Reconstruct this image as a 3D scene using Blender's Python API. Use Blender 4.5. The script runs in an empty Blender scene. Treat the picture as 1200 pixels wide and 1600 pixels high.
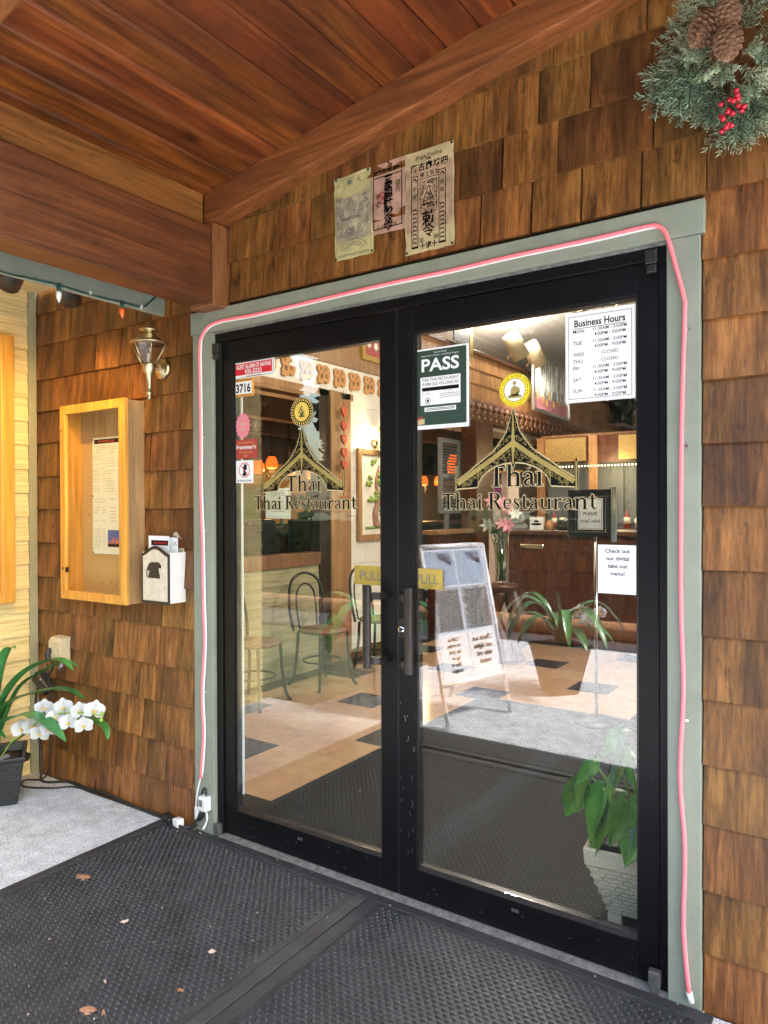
import bpy, math, random
from mathutils import Vector, Matrix, Euler
random.seed(7)
R = random.uniform
rad = math.radians
sc = bpy.context.scene
COL = sc.collection

# ------------------------------------------------------------------ camera, world, sun, exposure
cam = bpy.data.cameras.new('camera')
cam.sensor_fit = 'HORIZONTAL'; cam.sensor_width = 36.0; cam.lens = 36 * 1129.2 / 1200
cam.clip_start = 0.05; cam.clip_end = 600
camo = bpy.data.objects.new('camera', cam); COL.objects.link(camo)
def cam_axes(yaw, pitch, roll):
    f = Vector((-math.sin(yaw) * math.cos(pitch), math.cos(yaw) * math.cos(pitch), math.sin(pitch)))
    r = Vector((math.cos(yaw), math.sin(yaw), 0)); u = r.cross(f)
    r2 = math.cos(roll) * r + math.sin(roll) * u; u2 = -math.sin(roll) * r + math.cos(roll) * u
    return r2, u2, f
_r, _u, _f = cam_axes(0.5968, -0.005646, -0.003938)
camo.matrix_world = Matrix(((_r.x, _u.x, -_f.x, 1.489), (_r.y, _u.y, -_f.y, -2.21), (_r.z, _u.z, -_f.z, 1.428), (0, 0, 0, 1)))
sc.camera = camo

SUN_EL, SUN_AZ = 50, 102         # degrees; azimuth of the sun seen from the porch (clockwise from +y)
w = bpy.data.worlds.new('World'); sc.world = w; w.use_nodes = True
wn = w.node_tree.nodes; wl = w.node_tree.links
sky = wn.new('ShaderNodeTexSky'); sky.sky_type = 'NISHITA'; sky.sun_disc = False
sky.sun_elevation = rad(SUN_EL); sky.sun_rotation = rad(SUN_AZ)
sky.air_density = 1.6; sky.dust_density = 3.0; sky.ozone_density = 1.0
wl.new(sky.outputs[0], wn['Background'].inputs[0]); wn['Background'].inputs[1].default_value = 0.15
sun = bpy.data.lights.new('sun', 'SUN'); sun.energy = 3.2; sun.angle = rad(9); sun.color = (1, .97, .93)
suno = bpy.data.objects.new('sun', sun); COL.objects.link(suno)
_d = Vector((math.sin(rad(SUN_AZ)) * math.cos(rad(SUN_EL)), math.cos(rad(SUN_AZ)) * math.cos(rad(SUN_EL)), math.sin(rad(SUN_EL))))
suno.rotation_euler = (-_d).to_track_quat('-Z', 'Y').to_euler()
sc.view_settings.view_transform = 'Standard'; sc.view_settings.look = 'None'
sc.view_settings.exposure = 2.75; sc.view_settings.gamma = 1.0
sc.view_settings.use_curve_mapping = False
sc.cycles.use_denoising = True; sc.cycles.denoising_prefilter = 'NONE'
sc.cycles.max_bounces = 10; sc.cycles.transparent_max_bounces = 16
sc.cycles.sample_clamp_indirect = 6

# ------------------------------------------------------------------ materials
def mat_new(name):
    m = bpy.data.materials.new(name); m.use_nodes = True
    nt = m.node_tree
    return m, nt, nt.nodes, nt.links, nt.nodes['Principled BSDF']
def coords(n, l, scale, rnd=True):
    tc = n.new('ShaderNodeTexCoord'); mp = n.new('ShaderNodeMapping')
    mp.inputs['Scale'].default_value = scale
    if rnd:
        oi = n.new('ShaderNodeObjectInfo'); vm = n.new('ShaderNodeVectorMath'); vm.operation = 'MULTIPLY'
        vm.inputs[1].default_value = (37, 23, 51); l.new(oi.outputs['Random'], vm.inputs[0])
        va = n.new('ShaderNodeVectorMath'); va.operation = 'ADD'
        l.new(tc.outputs['Object'], va.inputs[0]); l.new(vm.outputs[0], va.inputs[1]); l.new(va.outputs[0], mp.inputs[0])
    else:
        l.new(tc.outputs['Object'], mp.inputs[0])
    return mp.outputs[0]
def noise(n, l, vec, scale, detail=6, rough=.6, dist=0):
    t = n.new('ShaderNodeTexNoise'); t.inputs['Scale'].default_value = scale; t.inputs['Detail'].default_value = detail
    t.inputs['Roughness'].default_value = rough; t.inputs['Distortion'].default_value = dist
    l.new(vec, t.inputs['Vector']); return t.outputs['Fac']
def ramp(n, l, fac, stops):
    r = n.new('ShaderNodeValToRGB'); e = r.color_ramp.elements
    while len(e) < len(stops): e.new(.5)
    for k, (p, c) in enumerate(stops):
        e[k].position = p; e[k].color = (*c, 1)
    l.new(fac, r.inputs[0]); return r.outputs[0]
def mixc(n, l, fac, a, b, mode='MIX'):
    m = n.new('ShaderNodeMix'); m.data_type = 'RGBA'; m.blend_type = mode
    for sock, v in ((m.inputs[0], fac), (m.inputs[6], a), (m.inputs[7], b)):
        if isinstance(v, (int, float)): sock.default_value = v
        elif isinstance(v, tuple): sock.default_value = (*v, 1)
        else: l.new(v, sock)
    return m.outputs[2]
def bump(n, l, p, h, strength, dist=.002):
    b = n.new('ShaderNodeBump'); b.inputs['Strength'].default_value = strength; b.inputs['Distance'].default_value = dist
    l.new(h, b.inputs['Height']); l.new(b.outputs[0], p.inputs['Normal'])
def hsv_var(n, l, col, amt, hue=.0):
    oi = n.new('ShaderNodeObjectInfo'); mr = n.new('ShaderNodeMapRange')
    mr.inputs[3].default_value = 1 - amt; mr.inputs[4].default_value = 1 + amt
    l.new(oi.outputs['Random'], mr.inputs[0])
    h = n.new('ShaderNodeHueSaturation'); l.new(col, h.inputs['Color']); l.new(mr.outputs[0], h.inputs['Value'])
    if hue:
        m2 = n.new('ShaderNodeMapRange'); m2.inputs[3].default_value = .5 - hue; m2.inputs[4].default_value = .5 + hue
        fr = n.new('ShaderNodeMath'); fr.operation = 'FRACT'; mm = n.new('ShaderNodeMath'); mm.operation = 'MULTIPLY'
        mm.inputs[1].default_value = 7.31; l.new(oi.outputs['Random'], mm.inputs[0]); l.new(mm.outputs[0], fr.inputs[0])
        l.new(fr.outputs[0], m2.inputs[0]); l.new(m2.outputs[0], h.inputs['Hue'])
    return h.outputs[0]
def wood(name, dark, mid, light, axis='z', fine=60, rough=.5, var=.15, stain=.5, knots=False, bmp=.4, rnd=True, hue=.006, coat=0, stretch=14, fib=.6, spots=0):
    m, nt, n, l, p = mat_new(name)
    s = {'x': (1 / stretch, 1, 1), 'y': (1, 1 / stretch, 1), 'z': (1, 1, 1 / stretch)}[axis]
    v = coords(n, l, s, rnd)
    f1 = noise(n, l, v, fine * .45, 5, .6, .6)
    col = ramp(n, l, f1, [(.22, dark), (.5, mid), (.80, light)])
    f3 = noise(n, l, coords(n, l, tuple(x if x == 1 else x * .4 for x in s), rnd), fine * 1.55, 7, .75)   # fibres
    col = mixc(n, l, fib, col, ramp(n, l, f3, [(.30, (.26, .24, .22)), (.50, (.95, .95, .95)), (.72, (1.5, 1.45, 1.4))]), 'MULTIPLY')
    v2 = coords(n, l, tuple(min(1, x * 5) for x in s), rnd)
    f2 = noise(n, l, v2, 6, 5, .65)
    st = ramp(n, l, f2, [(.33, (1 - stain,) * 3), (.60, (1, 1, 1))])
    col = mixc(n, l, 1.0, col, st, 'MULTIPLY')
    if spots:
        f4 = noise(n, l, v2, 26, 6, .7)
        col = mixc(n, l, spots, col, ramp(n, l, f4, [(.30, (.15, .12, .10)), (.42, (1, 1, 1))]), 'MULTIPLY')
    if knots:
        vo = n.new('ShaderNodeTexVoronoi'); vo.inputs['Scale'].default_value = 4.2
        l.new(coords(n, l, tuple(min(1, x * 7) for x in s), rnd), vo.inputs['Vector'])
        kn = ramp(n, l, vo.outputs['Distance'], [(.03, (.16, .11, .08)), (.07, (.45, .4, .36)), (.14, (1, 1, 1))])
        col = mixc(n, l, .9, col, kn, 'MULTIPLY')
    if var: col = hsv_var(n, l, col, var, hue)
    l.new(col, p.inputs['Base Color']); p.inputs['Roughness'].default_value = rough
    p.inputs['Coat Weight'].default_value = coat; p.inputs['Coat Roughness'].default_value = .3
    bump(n, l, p, f3, bmp, .0016)
    return m
def plain(name, c, rough=.5, metal=0, var=.12, vs=25, bmp=0, bs=200, obj=0, spec=.5, emit=0, ecol=None, rnd=True, sub=0, coat=0):
    m, nt, n, l, p = mat_new(name)
    v = coords(n, l, (1, 1, 1), rnd)
    if var:
        f = noise(n, l, v, vs, 5, .65)
        col = ramp(n, l, f, [(.3, tuple(x * (1 - var) for x in c)), (.7, tuple(min(1, x * (1 + var)) for x in c))])
        if obj: col = hsv_var(n, l, col, obj, .008)
        l.new(col, p.inputs['Base Color'])
    else: p.inputs['Base Color'].default_value = (*c, 1)
    p.inputs['Roughness'].default_value = rough; p.inputs['Metallic'].default_value = metal
    p.inputs['Specular IOR Level'].default_value = spec; p.inputs['Coat Weight'].default_value = coat
    if bmp: bump(n, l, p, noise(n, l, v, bs, 4, .6), bmp, .003)
    if emit:
        p.inputs['Emission Color'].default_value = (*(ecol or c), 1); p.inputs['Emission Strength'].default_value = emit
    if sub: p.inputs['Subsurface Weight'].default_value = sub
    return m
def glass_mat(name, f0=.055, tint=(.96, .98, .97), rough=0.0, dust=0):
    m = bpy.data.materials.new(name); m.use_nodes = True; nt = m.node_tree; n = nt.nodes; l = nt.links
    n.remove(n['Principled BSDF'])
    g = n.new('ShaderNodeNewGeometry'); dt = n.new('ShaderNodeVectorMath'); dt.operation = 'DOT_PRODUCT'
    l.new(g.outputs['Normal'], dt.inputs[0]); l.new(g.outputs['Incoming'], dt.inputs[1])
    def mth(op, a, b=None):
        x = n.new('ShaderNodeMath'); x.operation = op
        for i, q in enumerate((a, b)):
            if q is None: continue
            if isinstance(q, (int, float)): x.inputs[i].default_value = q
            else: l.new(q, x.inputs[i])
        return x.outputs[0]
    c = mth('ABSOLUTE', dt.outputs['Value']); k = mth('POWER', mth('SUBTRACT', 1.0, c), 5.0)
    F = mth('ADD', mth('MULTIPLY', k, 1 - f0), f0)
    t = n.new('ShaderNodeBsdfTransparent'); t.inputs[0].default_value = (*tint, 1)
    gl = n.new('ShaderNodeBsdfGlossy'); gl.inputs['Roughness'].default_value = rough
    mx = n.new('ShaderNodeMixShader'); l.new(F, mx.inputs[0]); l.new(t.outputs[0], mx.inputs[1]); l.new(gl.outputs[0], mx.inputs[2])
    out = mx.outputs[0]
    if dust:                                       # smudges and rain streaks
        f = noise(n, l, coords(n, l, (6, 6, 1.2), False), 3, 8, .7, .6); r_ = ramp(n, l, f, [(.45, (0, 0, 0)), (.8, (dust,) * 3)])
        df = n.new('ShaderNodeBsdfDiffuse'); df.inputs[0].default_value = (.5, .5, .5, 1)
        m2 = n.new('ShaderNodeMixShader'); l.new(r_, m2.inputs[0]); l.new(out, m2.inputs[1]); l.new(df.outputs[0], m2.inputs[2]); out = m2.outputs[0]
    l.new(out, n['Material Output'].inputs[0])
    return m
def leafmat(name, c1, c2, rough=.35, vs=30):
    m, nt, n, l, p = mat_new(name)
    v = coords(n, l, (1, 1, 1)); f = noise(n, l, v, vs, 4)
    col = hsv_var(n, l, ramp(n, l, f, [(.3, c1), (.7, c2)]), .22, .012)
    l.new(col, p.inputs['Base Color']); p.inputs['Roughness'].default_value = rough
    return m

M = {}
M['shingle'] = wood('cedar_shingle', (.070, .026, .007), (.215, .086, .020), (.40, .178, .050), 'z', 70, .48, .32, .62, bmp=.7, hue=.008, stretch=16, fib=.85, spots=.9)
M['felt'] = plain('wall_sheathing', (.02, .012, .008), .9)
M['board'] = wood('ceiling_board', (.055, .011, .003), (.17, .040, .008), (.34, .098, .015), 'y', 44, .42, .20, .55, True, .35, hue=.005, coat=.12, fib=.8, spots=.35)
M['beam'] = wood('stained_beam_y', (.085, .022, .008), (.155, .043, .014), (.22, .070, .023), 'y', 46, .5, .05, .35, True, .4, fib=.85, spots=.4)
M['ledger'] = wood('orange_beam_y', (.16, .05, .012), (.29, .105, .026), (.38, .16, .042), 'y', 46, .48, .05, .3, True, .4, fib=.8, spots=.3)
M['beamx'] = wood('stained_beam_x', (.14, .042, .012), (.245, .082, .022), (.34, .130, .036), 'x', 48, .5, .06, .3, True, .4, fib=.8, spots=.35)
M['beamz'] = wood('stained_beam_z', (.14, .05, .016), (.25, .10, .034), (.32, .14, .05), 'z', 40, .5, .08, .3, False, .25)
M['sage'] = plain('sage_green_paint', (.235, .262, .208), .45, var=.12, vs=5, bmp=.35, bs=90)
M['olive'] = plain('olive_paint', (.30, .29, .18), .5, var=.06, vs=8, bmp=.2, bs=60)
M['cream'] = wood('cream_lap_paint', (.60, .47, .20), (.70, .56, .26), (.76, .63, .32), 'y', 60, .55, .03, .06, bmp=.55, hue=0)
M['black'] = plain('black_anodised', (.005, .005, .006), .38, var=.3, vs=6, spec=.2)
_m = M['black'].node_tree; _n = _m.nodes; _l = _m.links; _p = _n['Principled BSDF']
_l.new(mixc(_n, _l, ramp(_n, _l, noise(_n, _l, coords(_n, _l, (1, 1, .6)), 150, 2, .6), [(.735, (0, 0, 0)), (.76, (.5, .5, .5))]), _p.inputs['Base Color'].links[0].from_socket, (.16, .16, .16)), _p.inputs['Base Color'])
M['bronze'] = plain('dark_bronze', (.035, .030, .028), .3, .6, var=.2)
M['bronze_l'] = plain('grey_bronze_cap', (.13, .13, .13), .4, .5, var=.25, vs=60)
M['glass'] = glass_mat('door_glass', .095, dust=.018)
M['cglass'] = glass_mat('case_glass', .022)
M['lglass'] = glass_mat('lantern_glass', .06, (.9, .9, .88))
M['steel'] = plain('brushed_steel', (.55, .55, .56), .3, 1, var=.08)
M['alum'] = plain('worn_aluminium', (.33, .32, .31), .5, .7, var=.4, vs=40, bmp=.3, bs=120)
M['chrome'] = plain('chrome', (.8, .8, .82), .12, 1, var=0)
M['brass'] = plain('aged_brass', (.50, .42, .26), .32, 1, var=.25, vs=40)
M['concrete'] = plain('concrete', (.54, .55, .57), .85, var=.18, vs=14, bmp=.9, bs=130, rnd=False)
_m = M['concrete'].node_tree; _n = _m.nodes; _l = _m.links; _p = _n['Principled BSDF']
_c = _p.inputs['Base Color'].links[0].from_socket; _v = coords(_n, _l, (1, 1, 1), False)
_c = mixc(_n, _l, .8, _c, ramp(_n, _l, noise(_n, _l, _v, 130, 5, .75), [(.36, (.35, .35, .36)), (.52, (1, 1, 1)), (.66, (1.6, 1.6, 1.6))]), 'MULTIPLY')
_l.new(mixc(_n, _l, .5, _c, ramp(_n, _l, noise(_n, _l, _v, 3.5, 6, .7), [(.35, (.68, .67, .66)), (.55, (1, 1, 1))]), 'MULTIPLY'), _p.inputs['Base Color'])
M['asphalt'] = plain('asphalt', (.05, .05, .052), .9, var=.2, bmp=.5, bs=90)
M['gravel'] = plain('dark_gravel', (.075, .075, .072), .95, var=.2, vs=6, bmp=.8, bs=60)
M['soil'] = plain('soil', (.06, .07, .03), .95, var=.4, vs=6)
M['rubber'] = plain('black_rubber', (.030, .0315, .035), .5, var=.4, vs=9, bmp=.25, bs=300, spec=.5)
M['rubber2'] = plain('black_rubber_indoor', (.007, .007, .008), .65, var=.35, vs=18, bmp=.25, bs=240, spec=.3)
M['pink'] = plain('pink_rope_light', (.84, .20, .24), .4, var=.06, vs=4, emit=.05, ecol=(1, .08, .12))
M['white'] = plain('white_plastic', (.75, .75, .74), .4, var=.05)
M['blackp'] = plain('black_plastic', (.015, .015, .015), .4, var=.2)
M['cable'] = plain('black_cable', (.02, .019, .018), .5, var=0)
M['gcable'] = plain('green_cable', (.01, .07, .055), .5, var=0)
M['paper'] = plain('white_paper', (.78, .79, .80), .6, var=.03, vs=12)
M['panelgrey'] = plain('grey_panel', (.55, .60, .70), .5, var=.05)
M['greypaper'] = plain('grey_paper', (.66, .66, .72), .6, var=.04, vs=12)
M['paper_w'] = plain('cream_paper', (.76, .70, .52), .6, var=.04, vs=12)
M['ink'] = plain('black_ink', (.006, .006, .006), .6, var=0, spec=.1)
M['greyink'] = plain('grey_ink', (.16, .15, .14), .7, var=0)
M['redink'] = plain('red_ink', (.55, .03, .03), .6, var=0)
M['red'] = plain('red_vinyl', (.62, .015, .03), .4, var=.05)
M['maroonv'] = plain('maroon_vinyl', (.36, .045, .04), .45, var=.05)
M['pinkv'] = plain('pink_vinyl', (.72, .22, .30), .45, var=.05)
M['orangev'] = plain('orange_vinyl', (.78, .36, .07), .45, var=.05)
M['yellowv'] = plain('yellow_vinyl', (.85, .66, .03), .45, var=.05)
M['greenv'] = plain('dark_green_print', (.028, .055, .04), .4, var=.08)
M['gold'] = plain('gold_print', (.36, .27, .085), .5, .1, var=.15, spec=.3)
M['golds'] = plain('gold_plate', (.48, .335, .065), .35, .5, var=.12, vs=60)
M['goldtrim'] = plain('pale_gold_edge', (.56, .45, .25), .5, var=0, spec=.2)
M['p_yel'] = plain('aged_yellow_paper', (.46, .42, .19), .8, var=.28, vs=14)
M['p_tan'] = plain('aged_tan_paper', (.47, .38, .21), .8, var=.25, vs=14)
M['p_pink'] = plain('aged_pink_paper', (.45, .27, .20), .8, var=.25, vs=14)
M['p_rust'] = plain('rusty_paper_patch', (.40, .27, .17), .8, var=.35, vs=20)
M['p_grey'] = plain('stained_paper_patch', (.36, .31, .21), .8, var=.35, vs=25)
M['pine'] = wood('honey_pine', (.55, .24, .03), (.66, .32, .05), (.74, .39, .075), 'z', 40, .4, .04, .15, bmp=.12, coat=.2)
M['pine_grey'] = wood('greyish_pine', (.27, .15, .065), (.40, .235, .105), (.48, .30, .15), 'z', 55, .6, .04, .25, bmp=.2)
M['cork'] = plain('tan_corkboard', (.52, .30, .10), .85, var=.1, vs=90, bmp=.3, bs=300)
M['creamp'] = plain('cream_outlet', (.55, .47, .30), .6, var=.2, vs=60, bmp=.3)
M['ivory'] = plain('ivory_front', (.62, .56, .44), .6, var=.15, vs=30)
M['fir'] = leafmat('fir_needles', (.23, .30, .17), (.46, .53, .36), .55, 18)
M['fir2'] = leafmat('fir_needles_blue', (.17, .29, .18), (.36, .50, .34), .55, 18)
M['cone'] = plain('pinecone', (.27, .145, .085), .7, var=.45, vs=90)
M['berry'] = plain('red_berry', (.50, .006, .03), .25, var=.1, coat=.4)
M['bark'] = plain('bark', (.05, .03, .02), .9, var=.4, bmp=.6)
M['strap'] = leafmat('strap_leaf', (.02, .13, .045), (.07, .26, .06), .3, 9)
M['strapteal'] = leafmat('teal_leaf', (.01, .20, .12), (.03, .32, .17), .35, 9)
M['petal'] = plain('white_petal', (.54, .54, .52), .5, var=.08, vs=60, sub=.1)
M['petalred'] = plain('maroon_petal', (.42, .045, .07), .5, var=.2)
M['lip'] = plain('yellow_lip', (.70, .50, .10), .5, var=.2)
M['bud'] = plain('green_bud', (.25, .42, .06), .5)
M['pot'] = plain('black_pot', (.014, .015, .017), .45, var=.2)
M['potl'] = plain('stone_wicker_pot', (.60, .52, .39), .6, var=.08)
M['stone'] = plain('grey_stone', (.22, .22, .21), .85, var=.3, vs=40, bmp=.5)
M['dleaf'] = plain('dry_leaf', (.25, .12, .06), .7, var=.4, vs=60)
M['dleaf2'] = plain('pale_dry_leaf', (.42, .33, .27), .7, var=.4, vs=60)
M['heart'] = leafmat('heart_leaf', (.05, .17, .02), (.13, .32, .04), .28, 22)
M['dark_leaf'] = leafmat('dark_foliage', (.012, .03, .012), (.03, .065, .022), .6)
M['fern'] = leafmat('fern_leaf', (.03, .10, .04), (.07, .17, .07), .4, 22)
# indoor
M['tile'] = plain('tan_floor_tile', (.44, .275, .165), .16, var=.12, vs=9, obj=.05, spec=.5)
M['tileb'] = plain('black_floor_tile', (.022, .021, .021), .2, var=.3)
M['white_lap'] = plain('white_lap_paint', (.72, .69, .62), .5, var=.05, vs=8, bmp=.2, bs=60)
M['lap_in'] = wood('buff_lap_paint', (.25, .225, .13), (.31, .28, .165), (.36, .33, .20), 'y', 40, .5, .03, .05, bmp=.5, hue=0)
M['white_ceil'] = plain('white_ceiling_paint', (.80, .77, .72), .6, var=.04, vs=6)
M['yellow_wall'] = plain('yellow_wall_paint', (.62, .40, .12), .6, var=.05, vs=4)
M['brown'] = wood('brown_trim', (.11, .05, .02), (.20, .10, .045), (.27, .14, .065), 'z', 40, .45, .05, .25, bmp=.15)
M['tanwood'] = wood('tan_wood', (.26, .13, .05), (.36, .19, .08), (.44, .25, .11), 'z', 40, .5, .08, .2, bmp=.15)
M['plyw'] = wood('rough_plywood', (.24, .13, .06), (.36, .21, .10), (.44, .27, .14), 'z', 50, .6, .05, .2, bmp=.3)
M['shin_in'] = wood('indoor_shingle', (.28, .13, .05), (.40, .20, .08), (.52, .29, .13), 'z', 60, .5, .18, .25, bmp=.3)
M['mahog'] = wood('mahogany', (.035, .008, .004), (.09, .024, .011), (.15, .045, .02), 'z', 40, .35, .12, .35, bmp=.15, coat=.3)
M['darkbrown'] = wood('dark_brown', (.012, .006, .003), (.03, .014, .008), (.05, .026, .014), 'x', 30, .4, .05, .3)
M['valance'] = plain('orange_cut_wood', (.50, .25, .09), .5, var=.2, vs=30)
M['valance2'] = plain('pinkish_carved_wood', (.30, .15, .10), .5, var=.25, vs=30)
M['heartred'] = plain('red_clay_heart', (.50, .10, .05), .45, var=.25)
M['amber'] = plain('amber_glass_shade', (.8, .16, .03), .35, var=0, emit=.40, ecol=(1, .10, .01))
M['bulb'] = plain('warm_bulb', (1, .8, .5), .4, var=0, emit=4, ecol=(1, .72, .36))
M['ledm'] = plain('led_dot', (1, .85, .5), .4, var=0, emit=1.5, ecol=(1, .78, .4))
M['leather'] = plain('black_leather', (.012, .012, .013), .35, var=.2)
M['spotc'] = plain('cream_lamp_can', (.52, .43, .29), .45, var=.05)
M['goldcarve'] = plain('gilded_carving', (.46, .32, .12), .35, .5, var=.4, vs=60, bmp=.8, bs=90)
M['greyl'] = plain('grey_paint', (.17, .19, .20), .5, var=.06)
M['purple'] = plain('purple_silk', (.30, .06, .30), .5, var=.2)
M['pinkish'] = plain('pinkish_curtain', (.55, .42, .38), .7, var=.12, vs=20)
M['silver'] = plain('silver_print', (.34, .35, .37), .35, .3, var=.35, vs=22)
M['bottle'] = plain('bottle_glass', (.10, .16, .06), .12, var=.2)
M['buff'] = plain('buff_canvas', (.74, .70, .62), .6, var=.04)
M['treeg'] = leafmat('print_green', (.14, .24, .04), (.22, .36, .08), .6)
M['orgpaint'] = plain('log_wood', (.42, .20, .08), .6, var=.25)
M['blueink'] = plain('blue_print', (.06, .10, .30), .6, var=.3, vs=60)
M['lava'] = plain('orange_print', (.75, .16, .02), .6, var=.3, vs=90)
M['flowerp'] = plain('pink_flower', (.55, .22, .28), .5, var=.3)
M['white_al'] = plain('white_aluminium', (.78, .79, .82), .35, .3, var=.04)
M['blueposter'] = plain('blue_grey_poster', (.28, .36, .48), .5, var=.15, vs=16)
M['obulb'] = plain('orange_bulb', (.85, .13, .02), .25, var=0, coat=.5)
M['wbulb'] = plain('white_bulb', (.75, .76, .78), .25, var=0, coat=.5)

# ------------------------------------------------------------------ mesh helper
class MB:
    def __init__(s, T=None):
        s.v = []; s.f = []; s.mi = []; s.sm = []; s.m = 0; s.smooth = False; s.T = T
    def add(s, vs, fs):
        o = len(s.v)
        for p in vs:
            p = Vector(p)
            if s.T is not None: p = s.T @ p
            s.v.append(p)
        for f in fs:
            s.f.append([i + o for i in f]); s.mi.append(s.m); s.sm.append(s.smooth)
        return s
    def box(s, x0, x1, y0, y1, z0, z1):
        return s.add([(x0, y0, z0), (x1, y0, z0), (x1, y1, z0), (x0, y1, z0), (x0, y0, z1), (x1, y0, z1), (x1, y1, z1), (x0, y1, z1)],
                     [(0, 3, 2, 1), (4, 5, 6, 7), (0, 1, 5, 4), (1, 2, 6, 5), (2, 3, 7, 6), (3, 0, 4, 7)])
    def cbox(s, c, d, rot=None):
        T0 = s.T; T = Matrix.Translation(c) @ (rot.to_4x4() if rot is not None else Matrix.Identity(4))
        s.T = T if T0 is None else T0 @ T
        s.box(-d[0] / 2, d[0] / 2, -d[1] / 2, d[1] / 2, -d[2] / 2, d[2] / 2); s.T = T0; return s
    def tube(s, pts, r, n=8, caps=True, closed=False):
        pts = [Vector(p) for p in pts]; rs = r if isinstance(r, (list, tuple)) else [r] * len(pts)
        rings = []; up = None; N = len(pts)
        for i, p in enumerate(pts):
            a = pts[(i - 1) % N] if (i or closed) else pts[0]; b = pts[(i + 1) % N] if (i < N - 1 or closed) else pts[-1]
            d = (b - a); d = d.normalized() if d.length > 1e-9 else Vector((0, 0, 1))
            if up is None:
                up = Vector((0, 0, 1)) if abs(d.z) < .9 else Vector((1, 0, 0))
            u = (up - d * up.dot(d)); u = u.normalized() if u.length > 1e-6 else d.orthogonal().normalized()
            up = u; vv = d.cross(u)
            rings.append([p + rs[i] * (math.cos(2 * math.pi * k / n) * u + math.sin(2 * math.pi * k / n) * vv) for k in range(n)])
        vs = [q for rg in rings for q in rg]; fs = []
        for i in range(N - 1 + (1 if closed else 0)):
            for k in range(n):
                j = (i + 1) % N
                fs.append((i * n + k, i * n + (k + 1) % n, j * n + (k + 1) % n, j * n + k))
        if caps and not closed:
            fs.append(tuple(range(n))[::-1]); fs.append(tuple((N - 1) * n + k for k in range(n)))
        sm = s.smooth; s.smooth = True; s.add(vs, fs); s.smooth = sm; return s
    def lathe(s, c, prof, n=16, axis=None, off=0, smooth=True):
        c = Vector(c); Q = axis.to_track_quat('Z', 'Y').to_matrix() if axis is not None else Matrix.Identity(3)
        vs = []; fs = []
        for r, z in prof:
            for k in range(n):
                a = 2 * math.pi * k / n + off; vs.append(c + Q @ Vector((r * math.cos(a), r * math.sin(a), z)))
        for i in range(len(prof) - 1):
            for k in range(n):
                fs.append((i * n + k, i * n + (k + 1) % n, (i + 1) * n + (k + 1) % n, (i + 1) * n + k))
        if prof[0][0] > 1e-6: fs.append(tuple(range(n))[::-1])
        if prof[-1][0] > 1e-6: fs.append(tuple((len(prof) - 1) * n + k for k in range(n)))
        sm = s.smooth; s.smooth = smooth; s.add(vs, fs); s.smooth = sm; return s
    def ball(s, c, r, n=10, sz=1.0):
        k = max(4, n // 2)
        return s.lathe(c, [(max(1e-4, r * math.sin(math.pi * i / k)), -r * sz * math.cos(math.pi * i / k)) for i in range(k + 1)], n)
    def prism(s, poly, o, U, V, depth):           # polygon in the plane (U,V) at o, thickened along U x V
        o, U, V = Vector(o), Vector(U), Vector(V); N = U.cross(V).normalized() * depth; n = len(poly)
        a = [o + U * x + V * y for x, y in poly]; b = [p + N for p in a]
        return s.add(a + b, [tuple(range(n))[::-1], tuple(range(n, 2 * n))] + [(i, (i + 1) % n, n + (i + 1) % n, n + i) for i in range(n)])
    def sheet(s, poly, o, U, V):
        o, U, V = Vector(o), Vector(U), Vector(V)
        return s.add([o + U * x + V * y for x, y in poly], [tuple(range(len(poly)))])
    def rect(s, o, U, V, x0, y0, x1, y1):
        return s.sheet([(x0, y0), (x1, y0), (x1, y1), (x0, y1)], o, U, V)
    def stroke(s, pts, o, U, V, extra=0.0, sx=1.0):  # pts (x, y, width)
        o, U, V = Vector(o), Vector(U), Vector(V); P = [Vector((p[0] * sx, p[1])) for p in pts]; W = [p[2] / 2 + extra for p in pts]
        d0 = (P[1] - P[0]).normalized(); d1 = (P[-1] - P[-2]).normalized()
        if extra: P[0] = P[0] - d0 * extra; P[-1] = P[-1] + d1 * extra
        L = []
        for i, p in enumerate(P):
            d = (P[min(i + 1, len(P) - 1)] - P[max(i - 1, 0)]).normalized(); q = Vector((-d.y, d.x))
            L.append(p + q * W[i]); L.append(p - q * W[i])
        return s.add([o + U * q.x + V * q.y for q in L], [(2 * i + 1, 2 * i + 3, 2 * i + 2, 2 * i) for i in range(len(P) - 1)])
    def text(s, body, size, o, U, V, align='LEFT', bold=0.0, sx=1.0, fit=None):
        key = (body, bold)
        if key not in TXT:
            c = bpy.data.curves.new('t', 'FONT'); c.body = body; c.size = 1.0; c.resolution_u = 3; c.offset = bold
            ob = bpy.data.objects.new('t', c); COL.objects.link(ob)
            me = bpy.data.meshes.new_from_object(ob.evaluated_get(bpy.context.evaluated_depsgraph_get()))
            TXT[key] = ([tuple(v.co) for v in me.vertices], [tuple(p.vertices) for p in me.polygons])
            bpy.data.objects.remove(ob); bpy.data.curves.remove(c); bpy.data.meshes.remove(me)
        vs, fs = TXT[key]
        if not vs: return s
        x0 = min(v[0] for v in vs); x1 = max(v[0] for v in vs); wd = (x1 - x0) * size
        if fit: sx = fit / wd
        sh = {'LEFT': 0, 'CENTER': -wd * sx / 2, 'RIGHT': -wd * sx}[align]
        o, U, V = Vector(o), Vector(U), Vector(V)
        return s.add([o + U * ((v[0] - x0) * size * sx + sh) + V * (v[1] * size) for v in vs], fs)
TXT = {}
def link(name, me, parent=None, inv=True):
    o = bpy.data.objects.new(name, me); COL.objects.link(o)
    if parent is not None:
        o.parent = parent
        if inv: o.matrix_parent_inverse = wmat(parent).inverted()
    return o
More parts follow.
